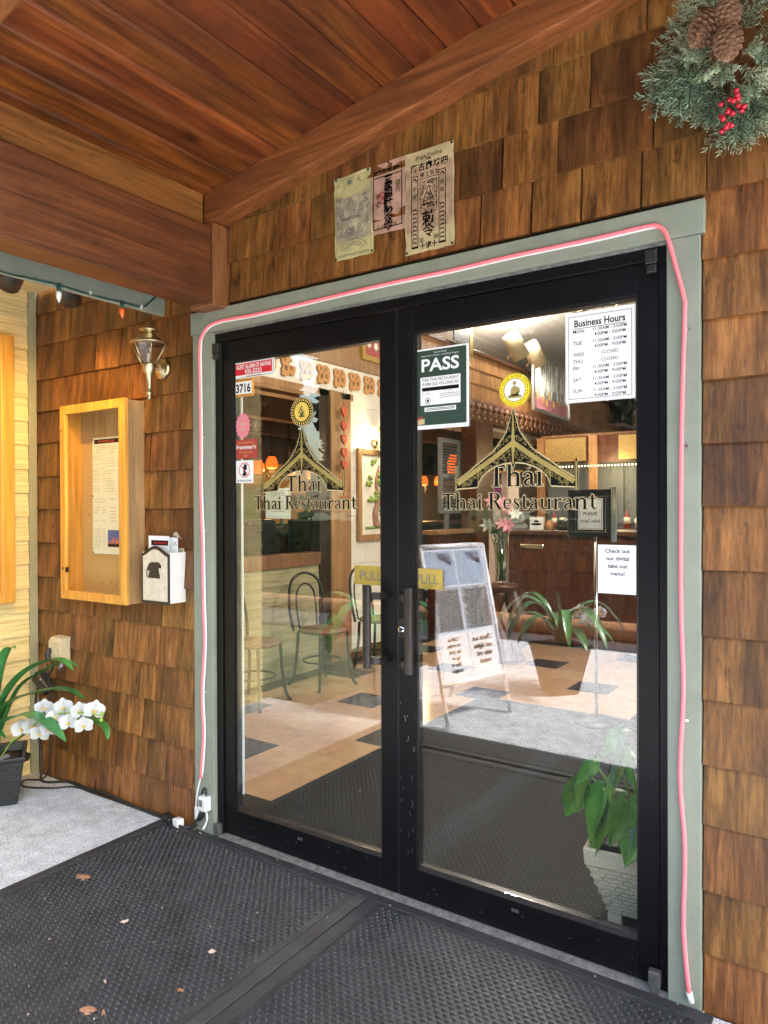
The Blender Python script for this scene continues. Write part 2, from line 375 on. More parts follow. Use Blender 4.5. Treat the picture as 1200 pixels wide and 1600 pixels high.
def wmat(o):
    m = Matrix.LocRotScale(o.location, o.rotation_euler, o.scale)
    return m if o.parent is None else wmat(o.parent) @ o.matrix_parent_inverse @ m
def mesh(name, mb, mats):
    me = bpy.data.meshes.new(name)
    me.from_pydata([tuple(v) for v in mb.v], [], mb.f)
    for m in (mats if isinstance(mats, (list, tuple)) else [mats]): me.materials.append(m)
    if len(mb.f): 
        me.polygons.foreach_set('material_index', mb.mi); me.polygons.foreach_set('use_smooth', mb.sm)
    me.update(); return me
def P(parent, name, mb, mats, bevel=0, local=False, kind=None, label=None):
    o = link(name, mesh(name, mb, mats), parent, not local)
    if bevel:
        b = o.modifiers.new('b', 'BEVEL'); b.width = bevel; b.segments = 2; b.limit_method = 'ANGLE'; b.angle_limit = rad(50)
    if kind: o['kind'] = kind
    if label: o['label'] = label
    return o
def tag(o, label, cat, group=None):
    o['label'] = label; o['category'] = cat
    if group: o['group'] = group
    return o
def T(name, label, cat, loc=(0, 0, 0), rz=0, group=None):
    o = bpy.data.objects.new(name, None); COL.objects.link(o); o.empty_display_size = .1
    o.location = loc; o.rotation_euler = (0, 0, rz); return tag(o, label, cat, group)
def S(name, mb, mats, bevel=0):
    o = P(None, name, mb, mats, bevel); o['kind'] = 'structure'; return o
X, Y, Z = Vector((1, 0, 0)), Vector((0, 1, 0)), Vector((0, 0, 1))
def spline(pts, k=6):
    pts = [Vector(p) for p in pts]; out = []
    for i in range(len(pts) - 1):
        a, b, c, d = pts[max(i - 1, 0)], pts[i], pts[i + 1], pts[min(i + 2, len(pts) - 1)]
        for j in range(k):
            t = j / k
            out.append(.5 * ((2 * b) + (c - a) * t + (2 * a - 5 * b + 4 * c - d) * t * t + (3 * b - a - 3 * c + d) * t ** 3))
    return out + [pts[-1]]
# ------------------------------------------------------------------ setting: ground
S('ground', MB().box(-150, 150, -300, 150, -1.0, -.14), M['soil'])
S('driveway', MB().box(-60, 60, -6.5, -4.95, -.5, -.10), M['asphalt'])
S('parking_lot', MB().box(-60, 60, -60, -6.5, -.5, -.11), M['gravel'])
S('porch_floor', MB().box(-2.31, 9, -1.78, -.03, -.4, 0).box(-1.88, 9, -4.95, -1.7801, -.4, 0), M['concrete'])
S('subfloor', MB().box(-7, 4.2, -.03, 13, -.4, -.004), M['darkbrown'])
# ------------------------------------------------------------------ front wall with cedar shingles
wall = P(None, 'shingle_wall', MB().box(-6, -.93, 0, .12, -.3, 5.3).box(1.03, 4.2, 0, .12, -.3, 5.3).box(-.93, 1.03, 0, .12, 2.22, 5.3), M['felt'])
tag(wall, 'brown stained cedar shingle wall around the glass entrance doors', 'wall')
def shingle(x0, x1, z0, z1, name='shingle', parent=None, mat=None, y=0.0, thick=.020):
    n = 3; b = MB(); bw = [R(-.004, .004) for _ in range(n + 1)]; tw = [R(-.0015, .0015) for _ in range(n + 1)]
    sl = R(-.002, .002); vs = []
    for i in range(n + 1):
        t = i / n; x = x0 + (x1 - x0) * t
        zb = z0 + sl * (t - .5) + bw[i] * .3; yb = y - thick + bw[i] * .35; 
        vs += [(x, y, zb), (x, yb, zb), (x, yb * .62 + y * .38 + tw[i], (z0 + z1) / 2), (x, y - .004 + tw[i], z1), (x, y, z1)]
    fs = []
    for i in range(n):
        a = i * 5; c = a + 5
        for k in range(4): fs.append((a + k, a + k + 1, c + k + 1, c + k))
    fs.append((0, 4, 3, 2, 1)); e = n * 5; fs.append((e, e + 1, e + 2, e + 3, e + 4))
    b.add(vs, fs); return P(parent or wall, name, b, mat or M['shingle'])
COURSE = [-.06, .165, .345, .53, .70, .885, 1.066, 1.25, 1.43, 1.605, 1.785, 1.955, 2.125, 2.31, 2.48, 2.65, 2.825, 3.0, 3.18, 3.36, 3.54]
def course(x0, x1, z0, z1, wlo, whi):
    x = x0
    while x < x1 - .001:
        w_ = R(wlo, whi)
        if x1 - x - w_ < .07: w_ = x1 - x
        shingle(x, x + w_ - (R(.002, .004) if random.random() < .7 else R(.004, .008)), z0, z1); x += w_
for k in range(len(COURSE) - 1):
    z0, z1 = COURSE[k], COURSE[k + 1] + .012
    lim = z1 - .012
    if z0 < 2.6: course(-2.29, -1.03 if lim > 2.2 and z0 < 2.29 else (-1.022 if z0 < 2.29 else -.8), z0, z1, .11, .25)
    if z0 < 3.1:
        if z0 >= 2.29 or lim > 2.31:
            course(-.80 if z0 > 2.3 else -1.02, 1.10, max(z0, 2.297), z1, .15, .31)
        course(1.10 if z0 > 2.19 else 1.087, 1.10 + .55, z0, z1, .2, .34)
# plain far-right cladding out of the picture
b = MB()
for k in range(len(COURSE) - 3):
    x = 1.65
    while x < 4.15:
        w_ = R(.15, .3); b.box(x, min(x + w_ - .003, 4.2), -.012, 0, COURSE[k], COURSE[k + 1] + .003); x += w_
o = P(wall, 'shingle_field', b, M['shingle']); o['kind'] = 'stuff'

tr = T('door_trim', 'sage green painted board trim around the black entrance doors', 'door trim', (0, 0, 0))
P(tr, 'head_board', MB().box(-1.03, 1.095, -.030, 0, 2.197, 2.293), M['sage'], .003)
P(tr, 'side_board', MB().box(-1.02, -.897, -.026, 0, 0, 2.196), M['sage'], .003)
P(tr, 'side_board', MB().box(.992, 1.083, -.026, 0, -.01, 2.196), M['sage'], .003)

# ------------------------------------------------------------------ door frame and doors
fr = T('door_frame', 'black metal door frame with a scuffed metal threshold', 'door frame', (0, 0, 0))
P(fr, 'jamb', MB().box(-.896, -.859, -.008, .11, 0, 2.194), M['black'], .002)
P(fr, 'jamb', MB().box(.967, .991, -.008, .11, 0, 2.194), M['black'], .002)
P(fr, 'header', MB().box(-.859, .967, -.008, .11, 2.152, 2.194), M['black'], .002)
P(fr, 'drip_edge', MB().box(-.896, .991, -.014, -.0085, 2.188, 2.1965), M['alum'])
P(fr, 'threshold', MB().prism([(-.035, -.02), (.09, -.02), (.09, .006), (.05, .012), (.0, .012), (-.035, .002)], (-.897, 0, 0), Y, Z, 1.89), M['alum'])
for x, z, d in ((-.872, 2.13, 'top'), (.950, 2.165, 'top'), (-.880, .045, 'bottom'), (.955, .058, 'bottom')):
    q = MB()
    q.box(x - .017, x + .017, -.034, -.009, z - .03, z + .012); q.box(x - .014, x + .014, -.030, -.009, z - .055, z - .031)
    P(fr, 'pivot_hinge', q, M['blackp'] if d == 'top' else M['bronze_l'], .003)
P(fr, 'astragal', MB().box(.0415, .0475, .004, .04, .014, 2.15), M['blackp'])

def door(label, x0, x1, g0, g1, hx):
    d = T('glass_door', label, 'door', ((x0 + x1) / 2, .02, .014), group='pair of glass entrance doors')
    P(d, 'stile', MB().box(x0, g0, 0, .045, .014, 2.15), M['black'], .003)
    P(d, 'stile', MB().box(g1, x1, 0, .045, .014, 2.15), M['black'], .003)
    P(d, 'top_rail', MB().box(g0, g1, .001, .044, 2.06, 2.15), M['black'], .002)
    P(d, 'bottom_rail', MB().box(g0, g1, .001, .044, .014, .125), M['black'], .002)
    b = MB()
    for a in ((g0, g0 + .008, .125, 2.06), (g1 - .008, g1, .125, 2.06)): b.box(a[0], a[1], .008, .040, a[2], a[3])
    b.box(g0 + .008, g1 - .008, .008, .040, 2.052, 2.06)
    P(d, 'glazing_bead', b, M['bronze'])
    P(d, 'sill_bead', MB().prism([(.006, .125), (.040, .125), (.040, .137), (.018, .137)], (g0 + .008, 0, 0), Y, Z, g1 - g0 - .016), M['bronze'])
    P(d, 'glass_pane', MB().box(g0 + .0085, g1 - .0085, .012, .018, .1375, 2.0515), M['glass'])
    h = P(d, 'pull_handle', MB().prism([(math.cos(a) * .017 * (1 if abs(math.cos(a)) > .5 else .9), math.sin(a) * .013) for a in [math.pi * 2 * i / 14 for i in range(14)]], (hx, -.066, .842), X, Y, .305), M['bronze'], .002)
    sx = g1 if hx < g1 and hx < .04 else x0
    for z in (.872, 1.108):
        s_ = 1 if hx < .04 else -1
        q = MB(); q.prism([(0, -.060), (.006, -.066), (.030, -.066), (.050, -.055), (.056, -.03), (.056, -.001), (.040, -.001), (.040, -.028), (.034, -.042), (.022, -.048), (0, -.048)][::(1 if s_ > 0 else -1)],
                                     (hx, 0, z - .013), X * s_, Y, .026 * s_)
        P(h, 'handle_bracket', q, M['bronze'], .001)
    return d
dl = door('left glass door with the red alarm sticker in its top corner', -.857, .041, -.797, -.027, -.046)
dr = door('right glass door with the business hours and the pass notice', .048, .965, .120, .905, .134)
P(dl, 'rail_label', MB().box(-.440, -.416, -.001, .001, .090, .100), M['steel']); P(dr, 'rail_label', MB().box(.492, .518, -.001, .001, .090, .100), M['steel'])
q = P(dr, 'lock_plate', MB().box(.0495, .0835, -.0015, .001, .955, 1.024), M['bronze'], .001)
P(q, 'lock_cylinder', MB().lathe((.066, -.0016, .985), [(.0145, 0), (.0145, .006), (.012, .009), (.0001, .009)], 20, -Y), M['chrome'])
b = MB(); b.lathe((.066, -.0106, .987), [(.0075, .0), (.0075, .0006), (.0001, .0006)], 16, -Y); b.box(.065, .067, -.012, -.0105, .975, .990)
P(q, 'keyway', b, M['blackp'])
P(dl, 'bead_reflection', MB().box(-.779, -.770, .0285, .033, .19, 1.915), M['white'])  # reflection along the left glazing bead, put in as a white strip
# scratches of bare metal low on the centre stiles
b = MB()
for k in range(16):
    x = R(.052, .115); z = R(.1, .72); a = R(1.2, 2.0); L = R(.004, .02)
    b.stroke([(0, 0, .0008), (L * math.cos(a), L * math.sin(a), .0012), (L * math.cos(a + .3), L * 1.4 * math.sin(a + .3), .0006)], (x, -.0004, z), X, Z)
for k in range(30):
    x = R(-.75, .9); z = R(.02, .12)
    b.stroke([(0, 0, .001), (R(.002, .012), R(-.001, .002), .001)], (x, .0006, z), X, Z)
P(dr, 'scratches', b, M['steel'])

# ------------------------------------------------------------------ lettering on the glass
G = {
 'T': (.76, [[(.36, 0, .18), (.36, .95, .18)], [(0, .955, .09), (.72, .955, .09)], [(.03, .95, .06), (.02, .74, .02)], [(.69, .95, .06), (.70, .74, .02)], [(.17, .025, .05), (.55, .025, .05)]]),
 'h': (.68, [[(.15, 0, .15), (.15, 1.02, .15)], [(.01, .99, .04), (.15, .99, .05)], [(.02, .02, .045), (.29, .02, .045)], [(.2, .48, .05), (.28, .6, .08), (.4, .625, .11), (.49, .55, .14), (.51, .42, .15), (.51, 0, .15)], [(.37, .02, .045), (.65, .02, .045)]]),
 'a': (.55, [[(.08, .46, .08), (.1, .55, .1), (.18, .62, .06), (.28, .62, .08), (.37, .54, .14), (.39, .4, .14), (.39, .14, .14), (.44, .05, .08), (.53, .06, .03)], [(.37, .37, .04), (.2, .3, .1), (.11, .17, .14), (.16, .06, .11), (.26, .04, .06), (.38, .14, .03)]]),
 'i': (.32, [[(.16, 0, .15), (.16, .63, .15)], [(.02, .605, .045), (.16, .605, .045)], [(.02, .02, .045), (.3, .02, .045)], [(.16, .77, .13), (.16, .81, .18), (.16, .88, .18), (.16, .93, .12)]]),
 'R': (.76, [[(.17, 0, .18), (.17, 1, .18)], [(.02, .975, .05), (.42, .975, .05)], [(.2, .97, .06), (.42, .965, .07), (.53, .89, .14), (.56, .75, .17), (.5, .6, .13), (.4, .53, .07), (.2, .51, .05)], [(.36, .54, .14), (.6, .1, .17), (.68, .02, .09), (.77, .02, .045)], [(.02, .025, .05), (.32, .025, .05)]]),
 'e': (.52, [[(.1, .37, .04), (.44, .37, .05)], [(.43, .37, .1), (.42, .52, .11), (.35, .61, .07), (.26, .63, .05), (.15, .57, .1), (.1, .34, .14), (.14, .14, .12), (.25, .045, .08), (.38, .06, .06), (.47, .16, .02)]]),
 's': (.44, [[(.36, .45, .03), (.33, .6, .05), (.22, .63, .06), (.12, .57, .1), (.12, .47, .11), (.22, .36, .13), (.33, .25, .13), (.34, .13, .1), (.27, .035, .07), (.16, .03, .05), (.08, .09, .05), (.05, .21, .02)]]),
 't': (.40, [[(.1, .66, .02), (.17, .84, .06)], [(.18, .8, .1), (.18, .62, .14), (.18, .17, .14), (.24, .05, .1), (.33, .05, .06), (.4, .12, .02)], [(.02, .605, .05), (.37, .605, .05)]]),
 'u': (.66, [[(.14, .63, .14), (.14, .18, .14), (.21, .05, .1), (.32, .035, .07), (.44, .13, .04)], [(.49, .63, .14), (.49, 0, .14)], [(.01, .605, .045), (.14, .605, .045)], [(.36, .605, .045), (.49, .605, .045)], [(.49, .02, .045), (.63, .02, .045)]]),
 'r': (.48, [[(.15, 0, .15), (.15, .63, .15)], [(.01, .605, .045), (.15, .605, .045)], [(.21, .45, .05), (.28, .57, .08), (.37, .59, .12), (.43, .54, .13)], [(.02, .02, .045), (.31, .02, .045)]]),
 'n': (.68, [[(.15, 0, .15), (.15, .63, .15)], [(.01, .605, .045), (.15, .605, .045)], [(.02, .02, .045), (.29, .02, .045)], [(.2, .48, .05), (.28, .6, .08), (.4, .625, .11), (.49, .55, .14), (.51, .42, .15), (.51, 0, .15)], [(.37, .02, .045), (.65, .02, .045)]]),
}
def serif(s, x0, x1, z0, cap, parent, y=.0108):
    adv = sum(G[c][0] if c in G else .30 for c in s); sx = (x1 - x0) / (adv * cap)
    for nm, mt, ex, dy in (('letter_outline', M['goldtrim'], .034, .0006), ('lettering', M['ink'], .0, 0)):
        b = MB(); x = x0; k = 0
        for c in s:
            if c in G:
                for st in G[c][1]:
                    k += 1
                    b.stroke([(px * cap, py * cap, pw * cap) for px, py, pw in st], (x, y + dy - .00001 * (k % 23), z0), X, Z, ex * cap, sx)
                x += G[c][0] * cap * sx
            else: x += .30 * cap * sx
        P(parent, nm, b, mt)
serif('Thai', -.504, -.319, 1.497, .062, dl); serif('Thai Restaurant', -.684, -.146, 1.4235, .056, dl)
serif('Thai', .407, .603, 1.498, .072, dr); serif('Thai Restaurant', .228, .778, 1.421, .056, dr)
def gable(cx, z0, hw, h, parent, y=.0098):
    out = [(.0, 1.0), (.03, .80), (.10, .71), (.19, .60), (.32, .47), (.46, .39), (.62, .30), (.80, .19), (.98, .10), (.98, .0), (.62, .015), (.56, .13), (.46, .21), (.33, .27), (.17, .31), (.03, .32), (0, .24)]
    for nm, mt, gr, dy in (('emblem_edge', M['goldtrim'], .013, .0006), ('emblem', M['ink'], 0, .0003)):
        b = MB()
        c = (.35, .33)
        for s_ in (-1, 1):
            o_ = (cx, y + dy, z0)
            poly = []
            for i, (px, pz) in enumerate(out):
                a = out[i - 1] if i else out[0]; e = out[i + 1] if i + 1 < len(out) else out[-1]
                d = Vector((e[0] - a[0], (e[1] - a[1]))).normalized(); nn = Vector((-d.y, d.x))
                q = (max(0, px + nn.x * gr * .9), pz + nn.y * gr * 1.2) if 0 < i < len(out) - 1 else (px, pz + (gr * 1.6 if i == 0 else -gr * 1.6))
                poly.append((s_ * q[0] * hw, q[1] * h))
            # strips from the outer edge to the inner edge
            N = 8; L = poly[:10]; In = [poly[-1], poly[-2], poly[-3], poly[-4], poly[-5], poly[-6], poly[-7], poly[9]]
            Lo = [L[0], L[2], L[3], L[4], L[5], L[6], L[7], L[8]]
            for i in range(7): b.sheet([Lo[i], Lo[i + 1], In[i + 1], In[i]], o_, X, Z)
            b.sheet([L[0], L[1], L[2]], (cx, y + dy - .00002, z0), X, Z)
            b.stroke([(s_ * hw, -.07 * h, .022 * hw + gr * .1), (s_ * hw, .05 * h, .05 * hw + gr * .1), (s_ * hw, .25 * h, .05 * hw + gr * .1), (s_ * hw, .34 * h, .02 * hw + gr * .05)], (cx, y + dy - .00004, z0), X, Z)
        P(parent, nm, b, mt)
    b = MB()
    for s_ in (-1, 1):
        b.stroke([(s_ * p[0] * hw, p[1] * h, .062 * h) for p in ((0, .57), (.33, .38), (.97, .06))], (cx, y, z0), X, Z)
        b.stroke([(s_ * hw, -.04 * h, .02 * hw), (s_ * hw, .3 * h, .022 * hw)], (cx, y - .0001, z0), X, Z)
        b.stroke([(s_ * .60 * hw, .03 * h, .012 * h), (s_ * .60 * hw, .26 * h, .012 * h)], (cx, y - .0001, z0), X, Z)
    b.stroke([(0, .3 * h, .02 * hw), (0, .55 * h, .06 * hw), (0, .8 * h, .03 * hw), (0, .97 * h, .008 * hw)], (cx, y - .0002, z0), X, Z)
    rnd = random.Random(3)
    for k in range(150):                           # filigree curls
        t = rnd.random(); up = rnd.random() < .4; x = t * .92 + .04
        if up: 
            zc = .57 - .56 * x + .06; hi = max(.0, (1 - x * 2.6) * .32) if x < .3 else .05
            z = zc + rnd.random() * hi
        else:
            zc = .57 - .54 * x - .05; lo = .33 - .1 * x if x < .33 else max(.03, .28 - .55 * (x - .33))
            if zc - lo < .01: continue
            z = lo + rnd.random() * (zc - lo)
        r = rnd.uniform(.010, .02) * h * 1.5; a0 = rnd.random() * 6
        for s_ in (-1, 1):
            b.stroke([(s_ * x * hw + r * math.cos(a0 + i * .8) * (1 - i * .1), z * h + r * math.sin(a0 + i * .8) * (1 - i * .1), .0011) for i in range(6)], (cx, y + .0001, z0), X, Z)
    P(parent, 'gold_ornament', b, M['gold'])
gable(-.419, 1.497, .212, .262, dl); gable(.498, 1.494, .214, .262, dr)
def disc(b, c, r, y, n=32, sx=1):
    return b.sheet([(r * sx * math.cos(2 * math.pi * i / n), r * math.sin(2 * math.pi * i / n)) for i in range(n)], (c[0], y, c[1]), X, Z)
def ring(b, c, r, wd, y, n=32):
    pts = [(r * math.cos(2 * math.pi * i / n), r * math.sin(2 * math.pi * i / n), wd) for i in range(n + 1)]
    return b.stroke(pts, (c[0], y, c[1]), X, Z)
P(dl, 'round_emblem_edge', disc(MB(), (-.418, 1.816), .058, .0106), M['goldtrim'])
P(dl, 'round_emblem', disc(MB(), (-.418, 1.816), .055, .0103), M['ink'])
b = MB(); disc(b, (-.418, 1.816), .039, .0100)
for k in range(28):
    a = k * 2 * math.pi / 28; b.stroke([(.043 * math.cos(a), .043 * math.sin(a), .004), (.052 * math.cos(a), .052 * math.sin(a), .006)], (-.418, .0101, 1.816), X, Z)
P(dl, 'emblem_face', b, M['lip'])
b = MB()
for st in ([(0, -.02, .012), (.004, .0, .006), (-.004, .012, .008), (0, .026, .004)], [(-.014, -.018, .006), (.016, -.018, .006)], [(-.012, .0, .004), (-.004, -.01, .006), (.012, -.006, .005), (.012, .008, .004)], [(-.01, .01, .004), (-.014, -.004, .004)]):
    b.stroke(st, (-.418, .0098, 1.816), X, Z)
P(dl, 'emblem_figure', b, M['greenv'])
b = MB()
for k in range(5):
    a = k * 1.2566 + .3; b.stroke([(0, 0, .0012)] + [(.02 * math.cos(a + d) * e, .02 * math.sin(a + d) * e, .0012) for d, e in ((-.4, .6), (-.3, 1), (0, 1.15), (.3, 1), (.4, .6))] + [(0, 0, .0012)], (-.673, .0105, 1.778), X, Z)
b.stroke([(0, -.01, .0012), (.01, -.04, .0012), (.02, -.05, .0012)], (-.673, .0105, 1.778), X, Z)
P(dl, 'flower_decal', b, M['goldtrim'])

# ------------------------------------------------------------------ stickers and notices
def paper(name, label, cat, x0, x1, z0, z1, y, m, group=None, th=.0012):
    o = P(None, name, MB().box(x0, x1, y, y + th, z0, z1), m); return tag(o, label, cat, group)
yo = .0100
s1 = paper('alarm_sticker', 'red and white alarm company sticker at the top corner of the left door', 'sticker', -.82, -.577, 1.985, 2.060, yo, M['paper'])
P(s1, 'red_field', MB().rect((0, yo - .0003, 0), X, Z, -.806, 1.998, -.591, 2.047), M['red'])
b = MB(); b.text('ALERT ALARM OF HAWAII', .026, (-.6985, yo - .0006, 2.024), X, Z, 'CENTER', .02, fit=.20); b.text('935-5222', .026, (-.6985, yo - .0006, 2.0015), X, Z, 'CENTER', .02)
P(s1, 'lettering', b, M['paper'])
b = MB()
for z in (2.0525, 1.9905): b.box(-.74, -.655, yo - .0006, yo - .0003, z - .001, z + .001)
for q_ in ((-.816, -.581, 2.0565, 2.0575), (-.816, -.581, 1.9875, 1.9885), (-.816, -.815, 1.9885, 2.0565), (-.582, -.581, 1.9885, 2.0565)): b.box(q_[0], q_[1], yo - .0004, yo - .0001, q_[2], q_[3])
P(s1, 'border_print', b, M['ink'])
s2 = paper('permit_sticker', 'orange bordered permit sticker printed with a large 3716', 'sticker', -.82, -.695, 1.906, 1.981, yo, M['orangev'])
P(s2, 'white_field', MB().rect((0, yo - .0003, 0), X, Z, -.808, 1.917, -.707, 1.970), M['paper'])
b = MB(); b.text('3716', .050, (-.7575, yo - .0006, 1.925), X, Z, 'CENTER', .03, fit=.086)
b.text('HAWAII POLICE DEPARTMENT', .0095, (-.7575, yo - .0006, 1.9085), X, Z, 'CENTER', 0, fit=.11); b.box(-.81, -.705, yo - .0006, yo - .0003, 1.974, 1.977)
P(s2, 'lettering', b, M['ink'])
b = MB(); n = 64
b.prism([((.041 + .003 * math.cos(16 * 2 * math.pi * i / n)) * math.cos(2 * math.pi * i / n), (.052 + .003 * math.cos(16 * 2 * math.pi * i / n)) * math.sin(2 * math.pi * i / n)) for i in range(n)][::1], (-.762, yo + .0012, 1.782), X, Z, .0012)
s3 = tag(P(None, 'round_sticker', b, M['pinkv']), 'pink scalloped round sticker below the orange permit sticker', 'sticker')
b = MB()
for z, wd in ((1.785, .05), (1.767, .045), (1.760, .03)): b.box(-.762 - wd / 2, -.762 + wd / 2, yo - .0004, yo - .0001, z, z + (.008 if z > 1.78 else .0025))
ring(b, (-.762, 1.81), .009, .002, yo - .0004, 14)
P(s3, 'pale_print', b, M['goldtrim'])
s4 = paper('guide_sticker', 'maroon travel guide sticker dated 2001 on the left door', 'sticker', -.811, -.679, 1.641, 1.723, yo, M['maroonv'])
b = MB(); b.text('Recommended by', .0125, (-.745, yo - .0004, 1.706), X, Z, 'CENTER'); b.text("Travel Guides", .0135, (-.745, yo - .0004, 1.664), X, Z, 'CENTER'); b.text('2001', .0115, (-.745, yo - .0004, 1.649), X, Z, 'CENTER')
P(s4, 'lettering', b, M['orangev'])
P(s4, 'large_lettering', MB().text("Frommer's", .024, (-.745, yo - .0004, 1.682), X + Z * .0, Z + X * .2, 'CENTER', .02, fit=.115), M['paper'])
s5 = paper('no_pets_sticker', 'white no pets sticker with a red crossed circle', 'sticker', -.803, -.703, 1.537, 1.633, yo, M['paper'])
c_ = (-.753, 1.592)
b = MB(); ring(b, c_, .031, .0035, yo - .0008); b.stroke([(-.021, .021, .0035), (.021, -.021, .0035)], (c_[0], yo - .0009, c_[1]), X, Z)
P(s5, 'prohibition_ring', b, M['redink'])
b = MB(); b.stroke([(-.008, .006, .016), (.008, .008, .018), (.009, .018, .014), (-.004, .022, .008)], (c_[0], yo - .0005, c_[1]), X, Z); b.stroke([(-.002, .006, .008), (.0, -.006, .014), (.004, -.018, .022), (-.012, -.021, .008)], (c_[0], yo - .0006, c_[1]), X, Z)
b.text('NO PETS ALLOWED', .011, (c_[0], yo - .0005, 1.543), X, Z, 'CENTER', .02, fit=.085)
P(s5, 'pet_pictogram', b, M['ink'])
for x0, x1, d in ((-.157, -.0195, 'left'), (.1285, .229, 'right')):
    s6 = paper('pull_sign', f'gold PULL plate by the handle of the {d} door', 'sign', x0, x1, 1.138, 1.210, yo + .0095, M['golds'])
    cx = x0 + .077 if d == 'left' else .166
    P(s6, 'lettering', MB().text('PULL', .050, (cx, yo + .0091, 1.156), X, Z, 'CENTER', .0, fit=.098 if d == 'left' else .092), M['greyink'])
    s6.location.y = -.0096
def frame4(b, x0, x1, z0, z1, w_, y):
    b.rect((0, y, 0), X, Z, x0, z0, x1, z0 + w_); b.rect((0, y, 0), X, Z, x0, z1 - w_, x1, z1)
    b.rect((0, y, 0), X, Z, x0, z0 + w_, x0 + w_, z1 - w_); b.rect((0, y, 0), X, Z, x1 - w_, z0 + w_, x1, z1 - w_); return b
# food safety pass placard
ps = paper('pass_placard', 'dark green PASS food safety placard with a white border', 'placard', .110, .335, 1.708, 1.994, yo, M['paper'])
P(ps, 'green_field', MB().rect((0, yo - .0003, 0), X, Z, .119, 1.722, .326, 1.988), M['greenv'])
P(ps, 'white_box', MB().rect((0, yo - .0006, 0), X, Z, .141, 1.793, .303, 1.893), M['paper'])
P(ps, 'white_strip', MB().rect((0, yo - .0006, 0), X, Z, .158, 1.770, .285, 1.785), M['paper'])
b = MB(); b.text('PASS', .062, (.222, yo - .0006, 1.914), X, Z, 'CENTER', .025, fit=.152)
b.text('State of Hawaii', .0085, (.222, yo - .0006, 1.976), X, Z, 'CENTER'); b.text('Department of Health - Food Safety Program', .0075, (.222, yo - .0006, 1.966), X, Z, 'CENTER', 0, fit=.15)
P(ps, 'white_lettering', b, M['paper'])
b = MB(); b.text('THAI THAI RESTAURANT', .0155, (.222, yo - .0009, 1.878), X, Z, 'CENTER', 0, fit=.15); b.text('19-4084 OLD VOLCANO RD', .0155, (.222, yo - .0009, 1.862), X, Z, 'CENTER', 0, fit=.15)
for z in (1.829, 1.823, 1.817): b.box(.22, .30, yo - .0009, yo - .0006, z, z + .0012)
b.rect((0, yo - .0009, 0), X, Z, .148, 1.843, .297, 1.856)
b.stroke([(0, 0, .0012), (.004, .012, .0012), (.006, .0, .0012), (.012, .01, .0012), (.013, 0, .0012), (.02, .009, .0012), (.03, .002, .0012)], (.15, yo - .0009, 1.828), X, Z)
b.stroke([(0, 0, .001), (.01, .016, .001), (.016, .0, .001), (.03, .014, .001), (.04, .002, .001)], (.235, yo - .0010, 1.828), X, Z)
ring(b, (.172, 1.808), .010, .002, yo - .0009, 20); disc(b, (.172, 1.808), .005, yo - .0009, 12)
for z in (1.779, 1.7745): b.box(.163, .28, yo - .0009, yo - .0006, z, z + .002)
P(ps, 'dark_print', b, M['ink'])
b = MB(); b.add([(.126, yo - .0008, 1.75), (.15, yo - .0008, 1.755), (.15, yo - .0008, 1.737), (.126, yo - .0008, 1.732)], [(3, 2, 1, 0)]); P(ps, 'red_card', b, M['maroonv'])
b = MB(); b.add([(.130, yo - .0012, 1.742), (.158, yo - .0012, 1.746), (.158, yo - .0012, 1.727), (.130, yo - .0012, 1.724)], [(3, 2, 1, 0)]); P(ps, 'pale_card', b, M['goldtrim'])
# business hours
bh = paper('business_hours', 'white business hours sheet in the top corner of the right door', 'notice', .678, .8945, 1.756, 2.038, yo, M['paper'])
b = MB(); frame4(b, .688, .8845, 1.767, 2.026, .0014, yo - .0003)
top, hh = 2.038, .282
b.text('Business Hours', .030, (.786, yo - .0003, 1.993), X, Z, 'CENTER', .022, fit=.158); b.box(.706, .866, yo - .0004, yo - .0001, 1.9865, 1.988)
for d, f in (('MON', .213), ('TUE', .343), ('WED', .47), ('THU', .548), ('FRI', .622), ('SAT', .748), ('SUN', .872)):
    b.text(d, .0155, (.703, yo - .0003, top - hh * f - .005), X, Z, 'LEFT', .006)
for t_, f in (('11:30AM - 3:00PM', .205), ('4:00PM - 9:00PM', .262), ('11:30AM - 3:00PM', .335), ('4:00PM - 9:00PM', .393), ('CLOSED', .468), ('CLOSED', .548), ('11:30AM - 3:00PM', .618), ('4:00PM - 9:00PM', .676), ('11:30AM - 3:00PM', .748), ('4:00PM - 9:00PM', .806), ('11:30AM - 3:00PM', .874), ('4:00PM - 9:00PM', .932)):
    b.text(t_, .0140, (.818, yo - .0003, top - hh * f - .005), X, Z, 'CENTER', .004)
P(bh, 'lettering', b, M['ink'])
for o_ in (s1, s2, s3, s4, s5): o_.location.x = .014
# round monk emblem
mk = tag(P(None, 'monk_sticker', MB().prism([(.056 * math.cos(2 * math.pi * i / 40), .056 * math.sin(2 * math.pi * i / 40)) for i in range(40)], (.504, yo + .0012, 1.816), X, Z, .0012), M['yellowv']), 'round yellow sticker with a seated monk on the right door', 'sticker')
P(mk, 'white_centre', disc(MB(), (.504, 1.816), .037, yo - .0003), M['paper'])
b = MB(); ring(b, (.504, 1.816), .0385, .0015, yo - .0005, 40); ring(b, (.504, 1.816), .0535, .0015, yo - .0005, 40)
for k in range(46):
    a = k * 2 * math.pi / 46
    if k % 7: b.stroke([(.0445 * math.cos(a), .0445 * math.sin(a), .003), (.048 * math.cos(a), .048 * math.sin(a), .003)], (.504, yo - .0005, 1.816), X, Z)
P(mk, 'ring_print', b, M['ink'])
b = MB(); o_ = (.504, yo - .0007, 1.816)
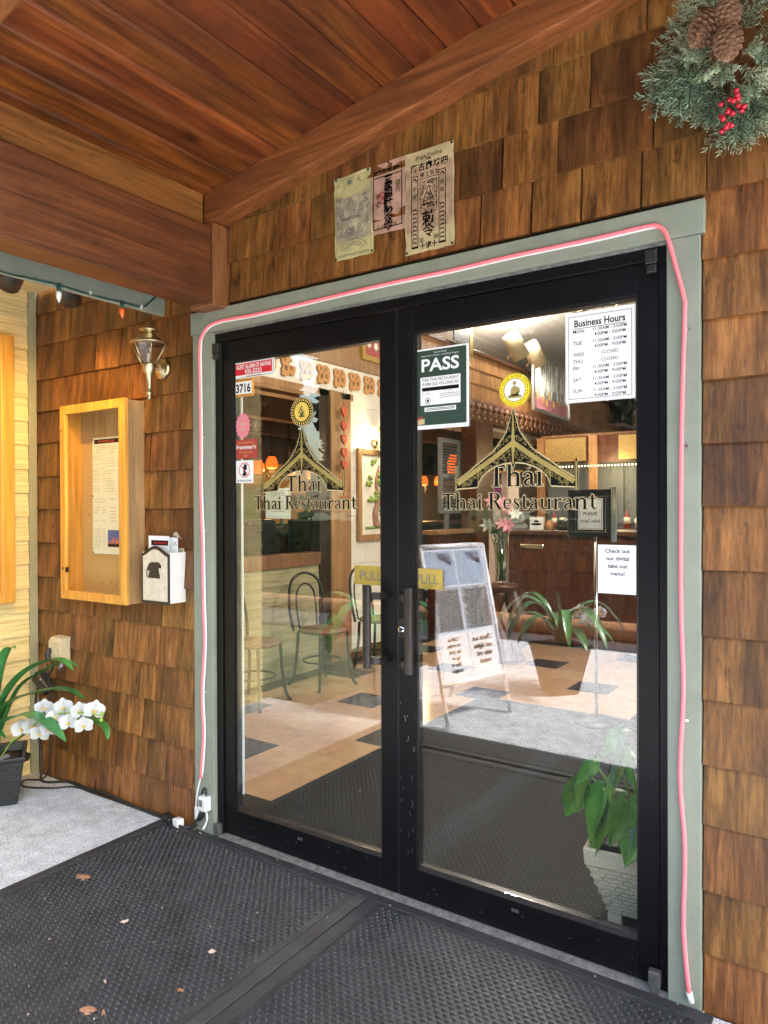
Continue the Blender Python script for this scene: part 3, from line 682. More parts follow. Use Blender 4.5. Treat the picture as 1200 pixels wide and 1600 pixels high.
b.stroke([(-.024, -.022, .008), (0, -.02, .014), (.024, -.022, .008)], o_, X, Z); b.stroke([(-.0, -.02, .03), (0, .006, .024), (0, .014, .006)], o_, X, Z); disc(b, (.504, 1.839), .0065, yo - .0008, 14)
b.stroke([(.012, .008, .007), (.017, -.006, .007), (.008, -.014, .006)], o_, X, Z)
P(mk, 'monk_figure', b, M['gold'])
# take-out notice and mirrored paper notice on the back of the glass
ck = paper('takeout_notice', 'pale take out menu notice low on the right door', 'notice', .780, .8955, 1.163, 1.312, .0195, M['paper'])
b = MB()
for t_, z in (('Check out', 1.288), ('our digital', 1.265), ('take out', 1.242), ('menu!', 1.219)): b.text(t_, .0175, (.840, .0191, z), X, Z, 'CENTER', .02)
P(ck, 'lettering', b, M['ink'])
ck.location.y = -.0094
nt_ = paper('notice_sheet', 'pale notice sheet taped inside the left door facing indoors', 'notice', -.625, -.488, 1.386, 1.510, .0195, M['paper_w'])
b = MB(); b.text('NOTICE', .022, (-.557, .0191, 1.478), -X, Z, 'CENTER', .0)
for z, wd in ((1.455, .06), (1.413, .08)): b.box(-.557 - wd / 2, -.557 + wd / 2, .0189, .0192, z, z + .002)
frame4(b, -.617, -.496, 1.394, 1.502, .0012, .0191)
P(nt_, 'mirrored_lettering', b, M['greyink'])
# ------------------------------------------------------------------ notices pinned above the door
def sheet_paper(name, label, m, cs, y, seed):
    rn = random.Random(seed); nx, nz = 6, 10; vs = []; fs = []
    tl, tr_, br, bl = [Vector((c[0], y, c[1])) for c in cs]
    for j in range(nz + 1):
        for i in range(nx + 1):
            u, v = i / nx, j / nz
            p = (tl * (1 - u) + tr_ * u) * (1 - v) + (bl * (1 - u) + br * u) * v
            e = 1 if (i in (0, nx) or j in (0, nz)) else 0
            p = p + Vector((rn.uniform(-.0022, .0022) * e, rn.uniform(-.0016, .0012), rn.uniform(-.002, .002) * e)); vs.append(p)
    for j in range(nz):
        for i in range(nx):
            a = j * (nx + 1) + i; fs.append((a, a + nx + 1, a + nx + 2, a + 1))
    k = len(vs); vs += [p + Vector((0, .0015, 0)) for p in vs]
    fs += [tuple(q + k for q in f)[::-1] for f in fs]
    b = MB(); b.smooth = True; b.add(vs, fs)
    return tag(P(None, name, b, m), label, 'paper notice')
p1 = sheet_paper('paper_notice', 'yellowed paper charm sheet with faint figures, leftmost above the door', M['p_yel'], [(-.222, 2.682), (-.052, 2.688), (-.040, 2.370), (-.218, 2.370)], -.021, 1)
p2 = sheet_paper('paper_notice', 'pinkish paper charm sheet with brush characters between two taller sheets', M['p_pink'], [(-.054, 2.684), (.097, 2.692), (.098, 2.431), (-.041, 2.433)], -.0185, 2)
p3 = sheet_paper('paper_notice', 'tan paper charm sheet with black border, tallest and nearest the wreath', M['p_tan'], [(.101, 2.690), (.296, 2.686), (.297, 2.329), (.100, 2.329)], -.021, 3)
yp = -.0245
b = MB(); b.rect((0, -.0228, 0), X, Z, -.212, 2.436, -.050, 2.602); P(p1, 'stained_patch', b, M['p_grey'])
b = MB()
b.text('大', .026, (-.105, yp, 2.648), X, Z, 'CENTER'); b.text('平', .020, (-.20, yp, 2.640), X, Z, 'CENTER'); disc(b, (-.148, 2.655), .009, yp, 10)
for k in range(8): a = k * .785; b.stroke([(.009 * math.cos(a), .009 * math.sin(a), .003), (.015 * math.cos(a), .015 * math.sin(a), .002)], (-.148, yp, 2.655), X, Z)
P(p1, 'ink_characters', b, M['greyink'])
b = MB(); rn = random.Random(5)
def blob(b, cx, cz, w_, h_, k, s=.006):
    for _ in range(k):
        x, z = cx + rn.uniform(-w_, w_), cz + rn.uniform(-h_, h_); a = rn.random() * 3.1
        b.stroke([(x, z, .0016), (x + s * math.cos(a), z + s * math.sin(a), .0022), (x + 1.6 * s * math.cos(a + .6), z + 1.6 * s * math.sin(a + .6), .001)], (0, yp - .0001 * rn.random(), 0), X, Z)
def figure(b, cx, cz, h):                        # a small printed seated figure
    o_ = (cx, yp, cz)
    for pts in ([(-.35, 0), (.35, 0), (.3, .18), (.22, .5), (.1, .66), (.1, .78), (.06, .9), (0, 1), (-.06, .9), (-.1, .78), (-.1, .66), (-.22, .5), (-.3, .18), (-.35, 0)], [(-.3, .18), (.3, .18)], [(-.1, .6), (.1, .3), (.22, .25)], [(-.18, .4), (.0, .26)]):
        b.stroke([(x * h, z * h, .0022) for x, z in pts], o_, X, Z)
figure(b, -.140, 2.535, .055); figure(b, -.145, 2.455, .06); figure(b, -.185, 2.53, .035); figure(b, -.098, 2.53, .035); figure(b, -.100, 2.452, .04); figure(b, -.182, 2.452, .04)
blob(b, -.200, 2.58, .012, .02, 34); blob(b, -.072, 2.58, .013, .022, 34); blob(b, -.205, 2.53, .006, .05, 26); blob(b, -.063, 2.53, .006, .05, 26); blob(b, -.14, 2.518, .05, .004, 46)
blob(b, -.145, 2.468, .02, .012, 26)
for z in (2.515, 2.523): b.box(-.192, -.085, yp, yp + .0005, z, z + .0012)
P(p1, 'faint_print', b, M['greyink'])
b = MB()
for r_ in (.05, .038, .03): b.stroke([(r_ * 1.3 * math.cos(a * .1), r_ * math.sin(a * .1), .0022) for a in range(3, 29)], (-.130, yp, 2.388), X, Z)
b.text('ท่าน้ำ ร้านไทยไทย', .014, (-.130, yp, 2.377), X, Z, 'CENTER', 0, fit=.14); b.text('天 安 平', .012, (-.13, yp, 2.435), X, Z, 'CENTER')
frame4(b, -.211, -.050, 2.383, 2.672, .0012, yp + .0003)
P(p1, 'border_print', b, M['greyink'])
b = MB(); frame4(b, -.040, .086, 2.448, 2.662, .003, -.0215); b.box(-.038, .084, -.0218, -.0214, 2.636, 2.639)
for k, ch in enumerate('玄奉祖師鎮殿令盤'): b.text(ch, .040 if k != 4 else .044, (.028, yp, 2.606 - k * .0235), X, Z, 'CENTER', .02)
for k, ch in enumerate('靈符'): b.text(ch, .024, (.070, yp, 2.59 - k * .024), X, Z, 'CENTER')
for k, ch in enumerate('平安'): b.text(ch, .026, (-.018, yp, 2.556 - k * .028), X, Z, 'CENTER')
b.text('二山井龍水', .012, (.022, yp, 2.452), X, Z, 'CENTER', 0, fit=.09)
rn = random.Random(8); blob(b, .023, 2.651, .055, .006, 60, .005)
P(p2, 'ink_characters', b, M['ink'])
b = MB(); ring(b, (.0, 2.56), .020, .004, -.0222, 20); b.stroke([(-.012, .012, .005), (.014, -.012, .005)], (0, -.0222, 2.56), X, Z); b.stroke([(-.01, -.012, .004), (.012, .01, .004)], (0, -.0223, 2.56), X, Z); P(p2, 'red_seal', b, M['maroonv'])
P(p3, 'stained_patch', MB().rect((0, -.0228, 0), X, Z, .104, 2.405, .293, 2.63), M['p_rust'])
b = MB(); b.text('ทำบุญร้านไทย', .018, (.20, yp, 2.655), X, Z, 'CENTER', 0, fit=.105)
for k, ch in enumerate('廟古麻坊四'): b.text(ch, .029, (.138 + k * .031, yp, 2.617), X, Z, 'CENTER', .02)
for k, ch in enumerate('帝上天玄'): b.text(ch, .019, (.172 + k * .020, yp, 2.590), X, Z, 'CENTER', .01)
for cx in (.141, .252):
    frame4(b, cx - .014, cx + .014, 2.345, 2.60, .0025, yp); b.rect((0, yp - .0001, 0), X, Z, cx - .012, 2.346, cx + .012, 2.352)
    for k in range(9):
        z = 2.36 + k * .0145
        b.stroke([(-.009, 0, .002), (-.003, .007, .005), (.006, .004, .004), (.009, .011, .002)], (cx, yp, z), X * (1 if k % 2 else -1), Z)
    b.stroke([(-.008, 0, .003), (0, .008, .006), (.008, 0, .004), (.003, -.006, .003)], (cx, yp, 2.583), X, Z)
b.box(.156, .237, yp - .0002, yp, 2.583, 2.585); b.box(.162, .232, yp - .0002, yp, 2.462, 2.465)
for k, ch in enumerate('平安'): b.text(ch, .018, (.141, yp - .0001, 2.548 - k * .026), X, Z, 'CENTER')
for k, ch in enumerate('保衛'): b.text(ch, .018, (.252, yp - .0001, 2.548 - k * .026), X, Z, 'CENTER')
b.text('勅', .056, (.197, yp, 2.422), X, Z, 'CENTER', .02); b.text('令', .050, (.197, yp, 2.381), X, Z, 'CENTER', .01); b.text('鎮', .018, (.226, yp, 2.366), X, Z, 'CENTER'); b.text('宅', .018, (.168, yp, 2.362), X, Z, 'CENTER')
b.text('十求十', .024, (.197, yp, 2.340), X, Z, 'CENTER', .02, fit=.07)
rn = random.Random(9)
for x0, x1, z0, z1 in ((.163, .231, 2.47, 2.575),):
    frame4(b, x0, x1, z0, z1, .0015, yp)
    for k in range(110): 
        x, z = rn.uniform(x0 + .004, x1 - .004), rn.uniform(z0 + .003, z1 - .004); a = rn.random() * 3.1
        b.stroke([(x, z, .001), (x + .006 * math.cos(a), z + .006 * math.sin(a), .0024), (x + .008 * math.cos(a + 1), z + .008 * math.sin(a + 1), .001)], (0, yp - .0001 * rn.random(), 0), X, Z)
    b.stroke([(.026 * math.cos(a * .1), .034 * math.sin(a * .1), .002) for a in range(0, 32)], (.197, yp, 2.535), X, Z)
    figure(b, .197, 2.495, .062); b.box(.175, .220, yp - .0002, yp, 2.490, 2.4925)
P(p3, 'ink_characters', b, M['ink'])
for p_, pts in ((p1, ((-.212, 2.677), (-.214, 2.376), (-.046, 2.377), (-.062, 2.681))), (p2, ((.028, 2.683), (.028, 2.440))), (p3, ((.290, 2.680), (.107, 2.336), (.290, 2.336)))):
    for x, z in pts: P(p_, 'push_pin', MB().lathe((x, -.023, z), [(.0045, 0), (.0042, .003), (.0001, .0042)], 8, -Y), M['blackp'])

# ------------------------------------------------------------------ porch roof
ZC = lambda x: 2.902 + .17 * x
YF = -1.95                                       # front end of the porch
roof = T('porch_roof', 'stained tongue and groove porch roof on heavy timber beams', 'porch roof', (0, 0, 2.9))
gx = [-.932, -.811, -.682, -.561, -.439, -.313, -.189, -.071, .049, .182, .307, .431, .553]
while gx[-1] < 4.9: gx.append(gx[-1] + .123)
for i in range(len(gx) - 1):
    x0, x1 = gx[i] + .0012, gx[i + 1] - .0012; c = .0075
    pr = [(x0, ZC(x0) + .02), (x0, ZC(x0) + c * 1.1), (x0 + c, ZC(x0 + c)), (x1 - c, ZC(x1 - c)), (x1, ZC(x1) + c * 1.1), (x1, ZC(x1) + .02)]
    P(roof, 'ceiling_board', MB().prism(pr, (0, -.03, 0), X, Z, -YF - .03), M['board'])
P(roof, 'roof_deck', MB().prism([(-1.2, ZC(-1.2) + .022), (5.2, ZC(5.2) + .022), (5.2, ZC(5.2) + .1), (-1.2, ZC(-1.2) + .1)], (0, -.001, 0), X, Z, -YF + .15), M['darkbrown'])
zb = lambda x: 2.771 + .165 * x
P(roof, 'wall_rafter', MB().prism([(-.862, zb(-.862)), (3.7, zb(3.7)), (3.7, ZC(3.7) + .003), (-.862, ZC(-.862) + .003)], (0, -.003, 0), X, Z, .097), M['beamx'], .006)
for y in (-1.22,):
    P(roof, 'rafter', MB().prism([(-.86, ZC(-.86) - .17), (3.7, ZC(3.7) - .17), (3.7, ZC(3.7) + .003), (-.86, ZC(-.86) + .003)], (0, y, 0), X, Z, .09), M['beamx'], .006)
P(roof, 'eave_beam', MB().box(-.955, -.812, YF, -.102, 2.297, 2.612), M['beam'], .008)
P(roof, 'ledger_board', MB().box(-.99, -.862, YF, -.101, 2.6135, 2.765), M['ledger'], .004)
P(roof, 'beam_block', MB().box(-.955, -.805, -.100, -.002, 2.283, 2.632), M['beamz'], .006)
P(roof, 'fascia_board', MB().box(-1.140, -1.120, YF, -.095, 2.283, 2.56), M['sage'], .003)
P(roof, 'soffit', MB().box(-2.285, -1.142, YF, -.02, 2.60, 2.62), M['cream'])
for x, y in ((3.2, -1.88),):
    P(roof, 'porch_post', MB().box(x - .065, x + .065, y - .065, y + .065, 0, 2.296 if x < 0 else ZC(x) - .16), M['beamz'], .008)
P(roof, 'ridge_beam', MB().box(3.1, 3.3, YF, -.11, ZC(3.2) - .16, ZC(3.1) - .005), M['beam'], .008)

# ------------------------------------------------------------------ cream side wall with lap boards
lw = P(None, 'side_wall', MB().box(-2.45, -2.305, -1.7, -.001, -.3, 2.9), M['olive']); tag(lw, 'cream lap sided wall beside the shingles on the left of the porch', 'wall')
z = -.02; k = 0
while z < 2.75:
    P(lw, 'lap_board', MB().prism([(-2.304, z), (-2.284, z), (-2.294, z + .131), (-2.304, z + .131)], (0, -.062, 0), X, Z, 1.635), M['cream'], .0015); z += .128
P(lw, 'corner_board', MB().box(-2.304, -2.281, -.060, -.017, -.02, 2.75), M['olive'], .002)
dc = T('display_case', 'orange stained wood display case on the cream side wall', 'display case', (-2.28, -.6, .94))
for nm, bx in (('frame_side', (-2.283, -2.235, -.235, -.165, .94, 2.335)), ('frame_side', (-2.283, -2.235, -1.15, -1.08, .94, 2.335)), ('frame_rail', (-2.283, -2.237, -1.08, -.235, .94, 1.01)), ('frame_rail', (-2.283, -2.237, -1.08, -.235, 2.265, 2.335)), ('back_panel', (-2.283, -2.27, -1.08, -.235, 1.01, 2.265))):
    P(dc, nm, MB().box(*bx), M['cork'] if nm == 'back_panel' else M['pine'], .004)
# spotlights behind the fascia, warm and lit
def lamp_light(name, parent, loc, power, col, radius=.03, spot=None, direction=None, blend=.5):
    L = bpy.data.lights.new(name, 'SPOT' if spot else 'POINT'); L.energy = power; L.color = col; L.shadow_soft_size = radius
    o = bpy.data.objects.new(name, L); COL.objects.link(o); o.location = loc
    if spot: L.spot_size = rad(spot); L.spot_blend = blend; o.rotation_euler = Vector(direction).to_track_quat('-Z', 'Y').to_euler()
    if parent is not None: o.parent = parent; o.matrix_parent_inverse = wmat(parent).inverted()
    return o
for i, (y, d, lab) in enumerate(((-.467, Vector((-.62, .40, -.68)), 'black porch spotlight between the two coloured bulbs on the fascia'), (-.70, Vector((-.85, .10, -.52)), 'black porch spotlight at the left edge under the fascia'))):
    d = d.normalized(); c = Vector((-1.262, y, 2.345))
    t = T('spotlight', lab, 'spotlight', tuple(c), group='black spotlights under the eave')
    b = MB(); b.lathe(c - d * .07, [(.012, -.006), (.03, 0), (.042, .03), (.046, .07), (.047, .14), (.043, .14), (.040, .10), (.0001, .09)], 18, d)
    P(t, 'lamp_head', b, M['blackp'])
    P(t, 'bracket', MB().tube([c - d * .05, c + Vector((.03, 0, .05)), Vector((-1.141, y, 2.42))], .008, 8), M['blackp'])
    P(t, 'lens', MB().lathe(c + d * .05, [(.038, 0), (.0001, .004)], 18, d), M['bulb'])
    lamp_light('spot_lamp', t, c + d * .08, 6.5, (1, .60, .20), .03, 95, d, .8)

# ------------------------------------------------------------------ string lights
sl = T('string_lights', 'green string light cable with two coloured bulbs along the fascia', 'string lights', (-1.115, -.5, 2.28))
P(sl, 'cable', MB().tube(spline([(-1.113, -1.93, 2.30), (-1.113, -1.7, 2.27), (-1.113, -1.3, 2.297), (-1.114, -.83, 2.284), (-1.114, -.723, 2.288), (-1.114, -.608, 2.292), (-1.114, -.465, 2.288), (-1.114, -.32, 2.292), (-1.114, -.22, 2.296), (-1.114, -.167, 2.338), (-1.114, -.119, 2.385)]), .0032, 6), M['gcable'])
for y, m, lb in ((-.605, 'wbulb', 'white bulb'), (-.322, 'obulb', 'orange bulb')):
    s_ = P(sl, 'bulb_socket', MB().lathe((-1.112, y, 2.296), [(.006, 0), (.0085, -.003), (.0085, -.028), (.007, -.03)][::-1], 10), M['gcable'])
    P(s_, 'bulb', MB().lathe((-1.112, y, 2.268), [(.0001, -.046), (.004, -.038), (.009, -.026), (.0115, -.014), (.010, -.004), (.0065, 0)], 12), M[m], label=lb)
for y in (-.47, -.225): P(sl, 'cable_clip', MB().box(-1.120, -1.108, y - .004, y + .004, 2.288, 2.302), M['white'], .001)

# ------------------------------------------------------------------ brass wall lantern
ln = T('wall_lantern', 'aged brass coach lantern on the shingle wall above the menu case', 'wall lamp', (-1.235, 0, 2.07))
c = Vector((-1.155, -.155, 0)); h4 = math.pi / 6
P(ln, 'back_plate', MB().lathe((-1.235, -.016, 2.073), [(.052, 0), (.052, .008), (.042, .016), (.030, .020), (.026, .028), (.0001, .030)], 24, -Y), M['brass'])
P(ln, 'arm', MB().tube(spline([(-1.235, -.04, 2.073), (-1.215, -.075, 2.068), (-1.18, -.12, 2.05), c + Z * 2.04]), .010, 10), M['brass'])
P(ln, 'tail', MB().lathe(c, [(.0001, 1.905), (.005, 1.908), (.009, 1.918), (.005, 1.926), (.013, 1.936), (.014, 1.941), (.008, 1.948), (.011, 1.97), (.014, 2.02), (.026, 2.032), (.027, 2.06), (.03, 2.066)], 16), M['brass'])
P(ln, 'glass_shade', MB().lathe(c, [(.031, 2.068), (.076, 2.152)], 6, None, h4, False), M['lglass'])
b = MB()
for k in range(6):
    a = h4 + k * math.pi / 3; e = Vector((math.cos(a), math.sin(a), 0))
    b.tube([c + e * .032 + Z * 2.066, c + e * .078 + Z * 2.155], .0032, 6); e2 = Vector((math.cos(a + math.pi / 3), math.sin(a + math.pi / 3), 0))
    b.tube([c + e * .078 + Z * 2.154, c + e2 * .078 + Z * 2.154], .0036, 6)
P(ln, 'shade_frame', b, M['brass'])
P(ln, 'roof_cap', MB().lathe(c, [(.082, 2.152), (.083, 2.158), (.066, 2.168), (.048, 2.182), (.028, 2.196), (.020, 2.204), (.019, 2.208), (.040, 2.210), (.041, 2.216), (.026, 2.228), (.014, 2.234), (.007, 2.236), (.009, 2.243), (.004, 2.25), (.0001, 2.252)], 24), M['brass'])
P(ln, 'candle_tube', MB().lathe(c, [(.010, 2.066), (.010, 2.11), (.008, 2.112), (.0001, 2.112)], 12), M['ivory'])
P(ln, 'clear_bulb', MB().lathe(c, [(.006, 2.112), (.012, 2.125), (.010, 2.14), (.0001, 2.158)], 12), M['lglass'])

# ------------------------------------------------------------------ menu case
mc = T('menu_case', 'honey pine menu case with a glazed door on the shingle wall', 'menu case', (-1.62, -.06, .99))
x0, x1, z0, z1, yb, yd, yf = -1.877, -1.372, .984, 1.940, -.014, -.112, -.133
P(mc, 'back_panel', MB().box(x0 + .012, x1 - .012, yb - .008, yb, z0 + .012, z1 - .012), M['cork'])
P(mc, 'side_panel', MB().box(x1 - .014, x1, yd, yb, z0, z1 - .004), M['pine_grey'], .002)
P(mc, 'side_panel', MB().box(x0, x0 + .014, yd, yb, z0, z1 - .004), M['pine'], .002)
P(mc, 'top_panel', MB().box(x0 + .014, x1 - .014, yd, yb, z1 - .02, z1 - .005), M['pine'], .002)
P(mc, 'bottom_panel', MB().box(x0 + .014, x1 - .014, yd, yb, z0 + .001, z0 + .015), M['pine'], .002)
P(mc, 'header_strip', MB().box(x0 + .014, x1 - .014, yb - .012, yb - .0085, 1.76, z1 - .021), M['pine_grey'])  # greyer strip across the top of the back panel
dd = P(mc, 'case_door', MB().prism([(x0, z0), (x0 + .042, z0 + .042), (x0 + .042, z1 - .042), (x0, z1)][::-1], (0, yf, 0), X, Z, -.020).prism([(x1 + .012, z0), (x1 + .012, z1), (x1 - .034, z1 - .042), (x1 - .034, z0 + .042)][::-1], (0, yf, 0), X, Z, -.020), M['pine'], .0015)
P(dd, 'door_rail', MB().prism([(x0, z0), (x1 + .012, z0), (x1 - .034, z0 + .042), (x0 + .042, z0 + .042)], (0, yf + .020, 0), X, Z, .020), M['pine'], .0015)
P(dd, 'door_rail', MB().prism([(x0, z1), (x0 + .042, z1 - .042), (x1 - .034, z1 - .042), (x1 + .012, z1)], (0, yf + .020, 0), X, Z, .020), M['pine'], .0015)
P(dd, 'door_glass', MB().box(x0 + .043, x1 - .035, yf + .010, yf + .013, z0 + .043, z1 - .043), M['cglass'])
b = MB()
b.box(x1 + .0005, x1 + .0025, yd - .008, yd + .006, z0 + .04, z1 - .08)
P(mc, 'piano_hinge', b, M['alum'])
P(mc, 'lock', MB().lathe((x0 + .018, yf - .0005, 1.133), [(.0075, 0), (.006, .001), (.0001, .001)], 12, -Y), M['bronze']); P(mc, 'latch', MB().box(x0 + .0425, x0 + .050, yf - .002, yf + .012, 1.115, 1.14), M['bronze']); P(mc, 'screw', MB().lathe((x0 + .014, yf - .001, 1.82), [(.005, 0), (.0001, .003)], 8, -Y), M['bronze'])
for x, z in ((-1.80, 1.065), (-1.70, 1.06), (-1.62, 1.065), (-1.58, 1.058), (-1.50, 1.06), (-1.80, 1.90), (-1.60, 1.905), (-1.80, 1.40)): P(mc, 'screw', MB().lathe((x, yb - .0125 if z > 1.7 else yb - .0085, z), [(.0035, 0), (.0001, .002)], 8, -Y), M['bronze'])
mn = T('menu_sheet', 'long paper menu with a red on black title inside the pine case', 'menu', (-1.65, -.03, 1.2))
ym = -.030
P(mn, 'sheet', MB().box(-1.760, -1.537, ym, ym + .0012, 1.495, 1.783).box(-1.758, -1.539, ym - .0014, ym - .0002, 1.206, 1.50), M['paper_w'])
P(mn, 'title_band', MB().rect((0, ym - .0004, 0), X, Z, -1.745, 1.752, -1.548, 1.774), M['ink'])
P(mn, 'title_lettering', MB().text('THAI THAI BISTRO & BAR', .0145, (-1.646, ym - .0008, 1.758), X, Z, 'CENTER', .02, fit=.13), M['redink'])
b = MB(); rn = random.Random(21)
def greek(b, x0, x1, z0, z1, y, U, o, rn, step=.0125, size=.008, price=True):
    words = ('Pad Thai', 'Green Curry', 'Spring Rolls', 'Tom Yum Soup', 'Satay', 'Red Curry', 'Fried Rice', 'Papaya Salad', 'Basil Stir Fry', 'Sticky Rice', 'Thai Iced Tea')
    z = z1
    while z > z0:
        if rn.random() > .2:
            t_ = rn.choice(words); b.text(t_, size, Vector(o) + U * x0 + Z * z + Y * 0, U, Z, 'LEFT', 0, fit=min(.75, .2 + len(t_) * .035) * (x1 - x0))
            if price: b.text('%d.99' % rn.randint(5, 19), size, Vector(o) + U * x1 + Z * z, U, Z, 'RIGHT')
        z -= step
for z in (1.740, 1.731, 1.722): b.box(-1.74 + rn.random() * .02, -1.56, ym - .0004, ym - .0001, z, z + .002)
greek(b, -1.752, -1.66, 1.51, 1.70, 0, X, (0, ym - .0004, 0), rn); greek(b, -1.645, -1.545, 1.51, 1.70, 0, X, (0, ym - .0004, 0), rn)
greek(b, -1.745, -1.66, 1.22, 1.475, 0, X, (0, ym - .0018, 0), rn, .0135)
b.text('Appetizers', .010, (-1.71, ym - .0004, 1.71), X, Z, 'CENTER'); b.text('Entrees', .010, (-1.60, ym - .0004, 1.71), X, Z, 'CENTER'); b.text('Noodles', .010, (-1.6, ym - .0018, 1.475), X, Z, 'CENTER')
P(mn, 'small_print', b, M['greyink'])
b = MB()
for k, t_ in enumerate(('SPECIALS', 'Beer 5.00', 'Wine 8.00', 'Sake 9.00', 'Tea 3.00')): b.text(t_, .009, (-1.593, ym - .0018, 1.43 - k * .016), X, Z, 'CENTER', .01)
P(mn, 'red_print', b, M['redink'])
P(mn, 'photo_print', MB().rect((0, ym - .0018, 0), X, Z, -1.635, 1.242, -1.545, 1.325), M['blueink'])
b = MB()
for k in range(14):
    x = -1.59 + rn.uniform(-.04, .04); b.stroke([(x, 1.255, .008), (x + rn.uniform(-.003, .003), 1.265 + max(0, .035 - abs(x + 1.58) * .9) * R(.8, 1.3), .002)], (0, ym - .0021 - k * .00001, 0), X, Z)
P(mn, 'lava_print', b, M['lava']); P(mn, 'dark_ground_print', MB().rect((0, ym - .0024, 0), X, Z, -1.635, 1.242, -1.545, 1.258), M['ink'])
for z in (1.775, 1.493, 1.212): P(mn, 'push_pin', MB().lathe((-1.754, ym - .002, z), [(.004, 0), (.003, .004), (.0001, .005)], 8, -Y), M['blackp'])

# ------------------------------------------------------------------ flyer box with telephone
fb = T('flyer_box', 'white wall box with a black telephone on its cream front', 'wall box', (-1.19, -.04, 1.0))
arch = lambda x0, x1, z0, zs, zp, n=12: [(x0, z0), (x1, z0), (x1, zs)] + [(x1 - (x1 - x0) * i / n, zs + (zp - zs) * (math.sin(math.pi * i / n) ** 1.6)) for i in range(1, n)] + [(x0, zs)]
P(fb, 'back_plate', MB().prism(arch(-1.205, -1.100, 1.01, 1.275, 1.322), (0, -.010, 0), X, Z, .006), M['ivory'], .001)
P(fb, 'side_panel', MB().box(-1.100, -1.094, -.096, -.009, 1.006, 1.232), M['white'], .001); P(fb, 'side_panel', MB().box(-1.285, -1.279, -.096, -.009, 1.006, 1.232), M['white'], .001)
P(fb, 'bottom_panel', MB().box(-1.279, -1.100, -.096, -.016, 1.006, 1.012), M['white'])
P(fb, 'front_border', MB().prism(arch(-1.287, -1.092, 1.000, 1.225, 1.262), (0, -.097, 0), X, Z, .004), M['blackp'], .0015)
P(fb, 'front_panel', MB().prism(arch(-1.273, -1.106, 1.014, 1.214, 1.246), (0, -.1005, 0), X, Z, .003), M['ivory'], .001)
b = MB()
ph = [(-.040, -.034), (.036, -.034), (.036, -.020), (.026, .004), (.030, .014), (.044, .012), (.046, .024), (.030, .038), (-.022, .038), (-.040, .028), (-.044, .016), (-.050, .012), (-.042, -.004), (-.030, .006), (-.034, -.010), (-.040, -.022)]
b.prism(ph, (-1.190, -.1036, 1.150), X, Z, .003); b.tube(spline([(-1.234, -.105, 1.166), (-1.243, -.105, 1.145), (-1.240, -.105, 1.122), (-1.228, -.105, 1.118)]), .0022, 6)
P(fb, 'telephone_relief', b, M['blackp'])
P(fb, 'keyhole', MB().lathe((-1.115, -.0165, 1.292), [(.004, 0), (.0001, .001)], 8, -Y), M['steel'])
for i, (x0, x1, zt, y, lab) in enumerate(((-1.275, -1.135, 1.305, -.070, 'front white menu flyer with a black title band in the wall box'), (-1.24, -1.103, 1.298, -.050, 'rear white flyer printed with US in the wall box'))):
    f_ = P(None, 'flyer', MB().box(x0, x1, y, y + (.006 if i else .003), 1.02, zt), M['paper'], .0005); tag(f_, lab, 'flyer')
    b = MB()
    if i == 0:
        P(f_, 'title_band', MB().rect((0, y - .0004, 0), X, Z, -1.255, 1.262, -1.138, 1.285), M['ink']); P(f_, 'title_lettering', MB().text('THAI THAI BISTRO', .015, (-1.195, y - .0008, 1.268), X, Z, 'CENTER', .02, fit=.095), M['redink'])
        for z in (1.25, 1.241, 1.232, 1.225): b.box(-1.252, -1.145 - rn.random() * .03, y - .0004, y - .0001, z, z + .002)
    else: b.text('US', .026, (-1.118, y - .0004, 1.262), X, Z, 'CENTER', .01)
    P(f_, 'lettering', b, M['greyink'])

# ------------------------------------------------------------------ outlet, adapter, cables
ou = T('outlet_box', 'weathered cream outdoor outlet box with a black plug', 'outlet', (-2.03, 0, .7))
P(ou, 'cover', MB().prism([(0, .628), (-.060, .650), (-.060, .740), (-.045, .758), (0, .765)], (-2.090, -.014, 0), Y, Z, .108), M['creamp'], .004)
P(ou, 'conduit', MB().tube([(-2.03, -.04, .633), (-2.015, -.045, .612), (-2.035, -.05, .598)], .011, 8), M['alum'])
P(ou, 'plug', MB().tube(spline([(-2.075, -.055, .690), (-2.074, -.085, .685), (-2.070, -.088, .655), (-2.055, -.075, .640)]), [.016] * 8 + [.015] * 7 + [.007] * 4, 10), M['blackp'])
ad = T('power_adapter', 'black power adapter hanging below the outdoor outlet', 'power adapter', (-2.13, -.06, .52))
Q = Euler((.25, .75, .2)).to_matrix()
P(ad, 'adapter_body', MB().cbox((-2.135, -.075, .515), (.125, .055, .075), Q), M['blackp'], .012)
for dx in (0, .022): P(ad, 'indicator_light', MB().ball((-2.125 + dx, -.112, .548 - dx * .3), .0035, 8), M['white'] if dx else M['red'])
P(ad, 'lead', MB().tube(spline([(-2.055, -.075, .640), (-2.06, -.07, .60), (-2.075, -.075, .575), (-2.10, -.075, .55)]), .0065, 8), M['cable'])
cb = T('extension_cable', 'black cable running along the foot of the shingle wall', 'cable', (-1.6, -.05, 0))
P(cb, 'cable_run', MB().tube(spline([(-2.165, -.09, .49), (-2.20, -.08, .40), (-2.185, -.07, .2), (-2.16, -.075, .05), (-2.10, -.10, .008), (-1.972, -.030, .012), (-1.807, -.030, .008), (-1.68, -.034, .02), (-1.543, -.028, .010), (-1.38, -.036, .008), (-1.25, -.032, .010), (-1.16, -.05, .012)]), .0065, 8), M['cable'])
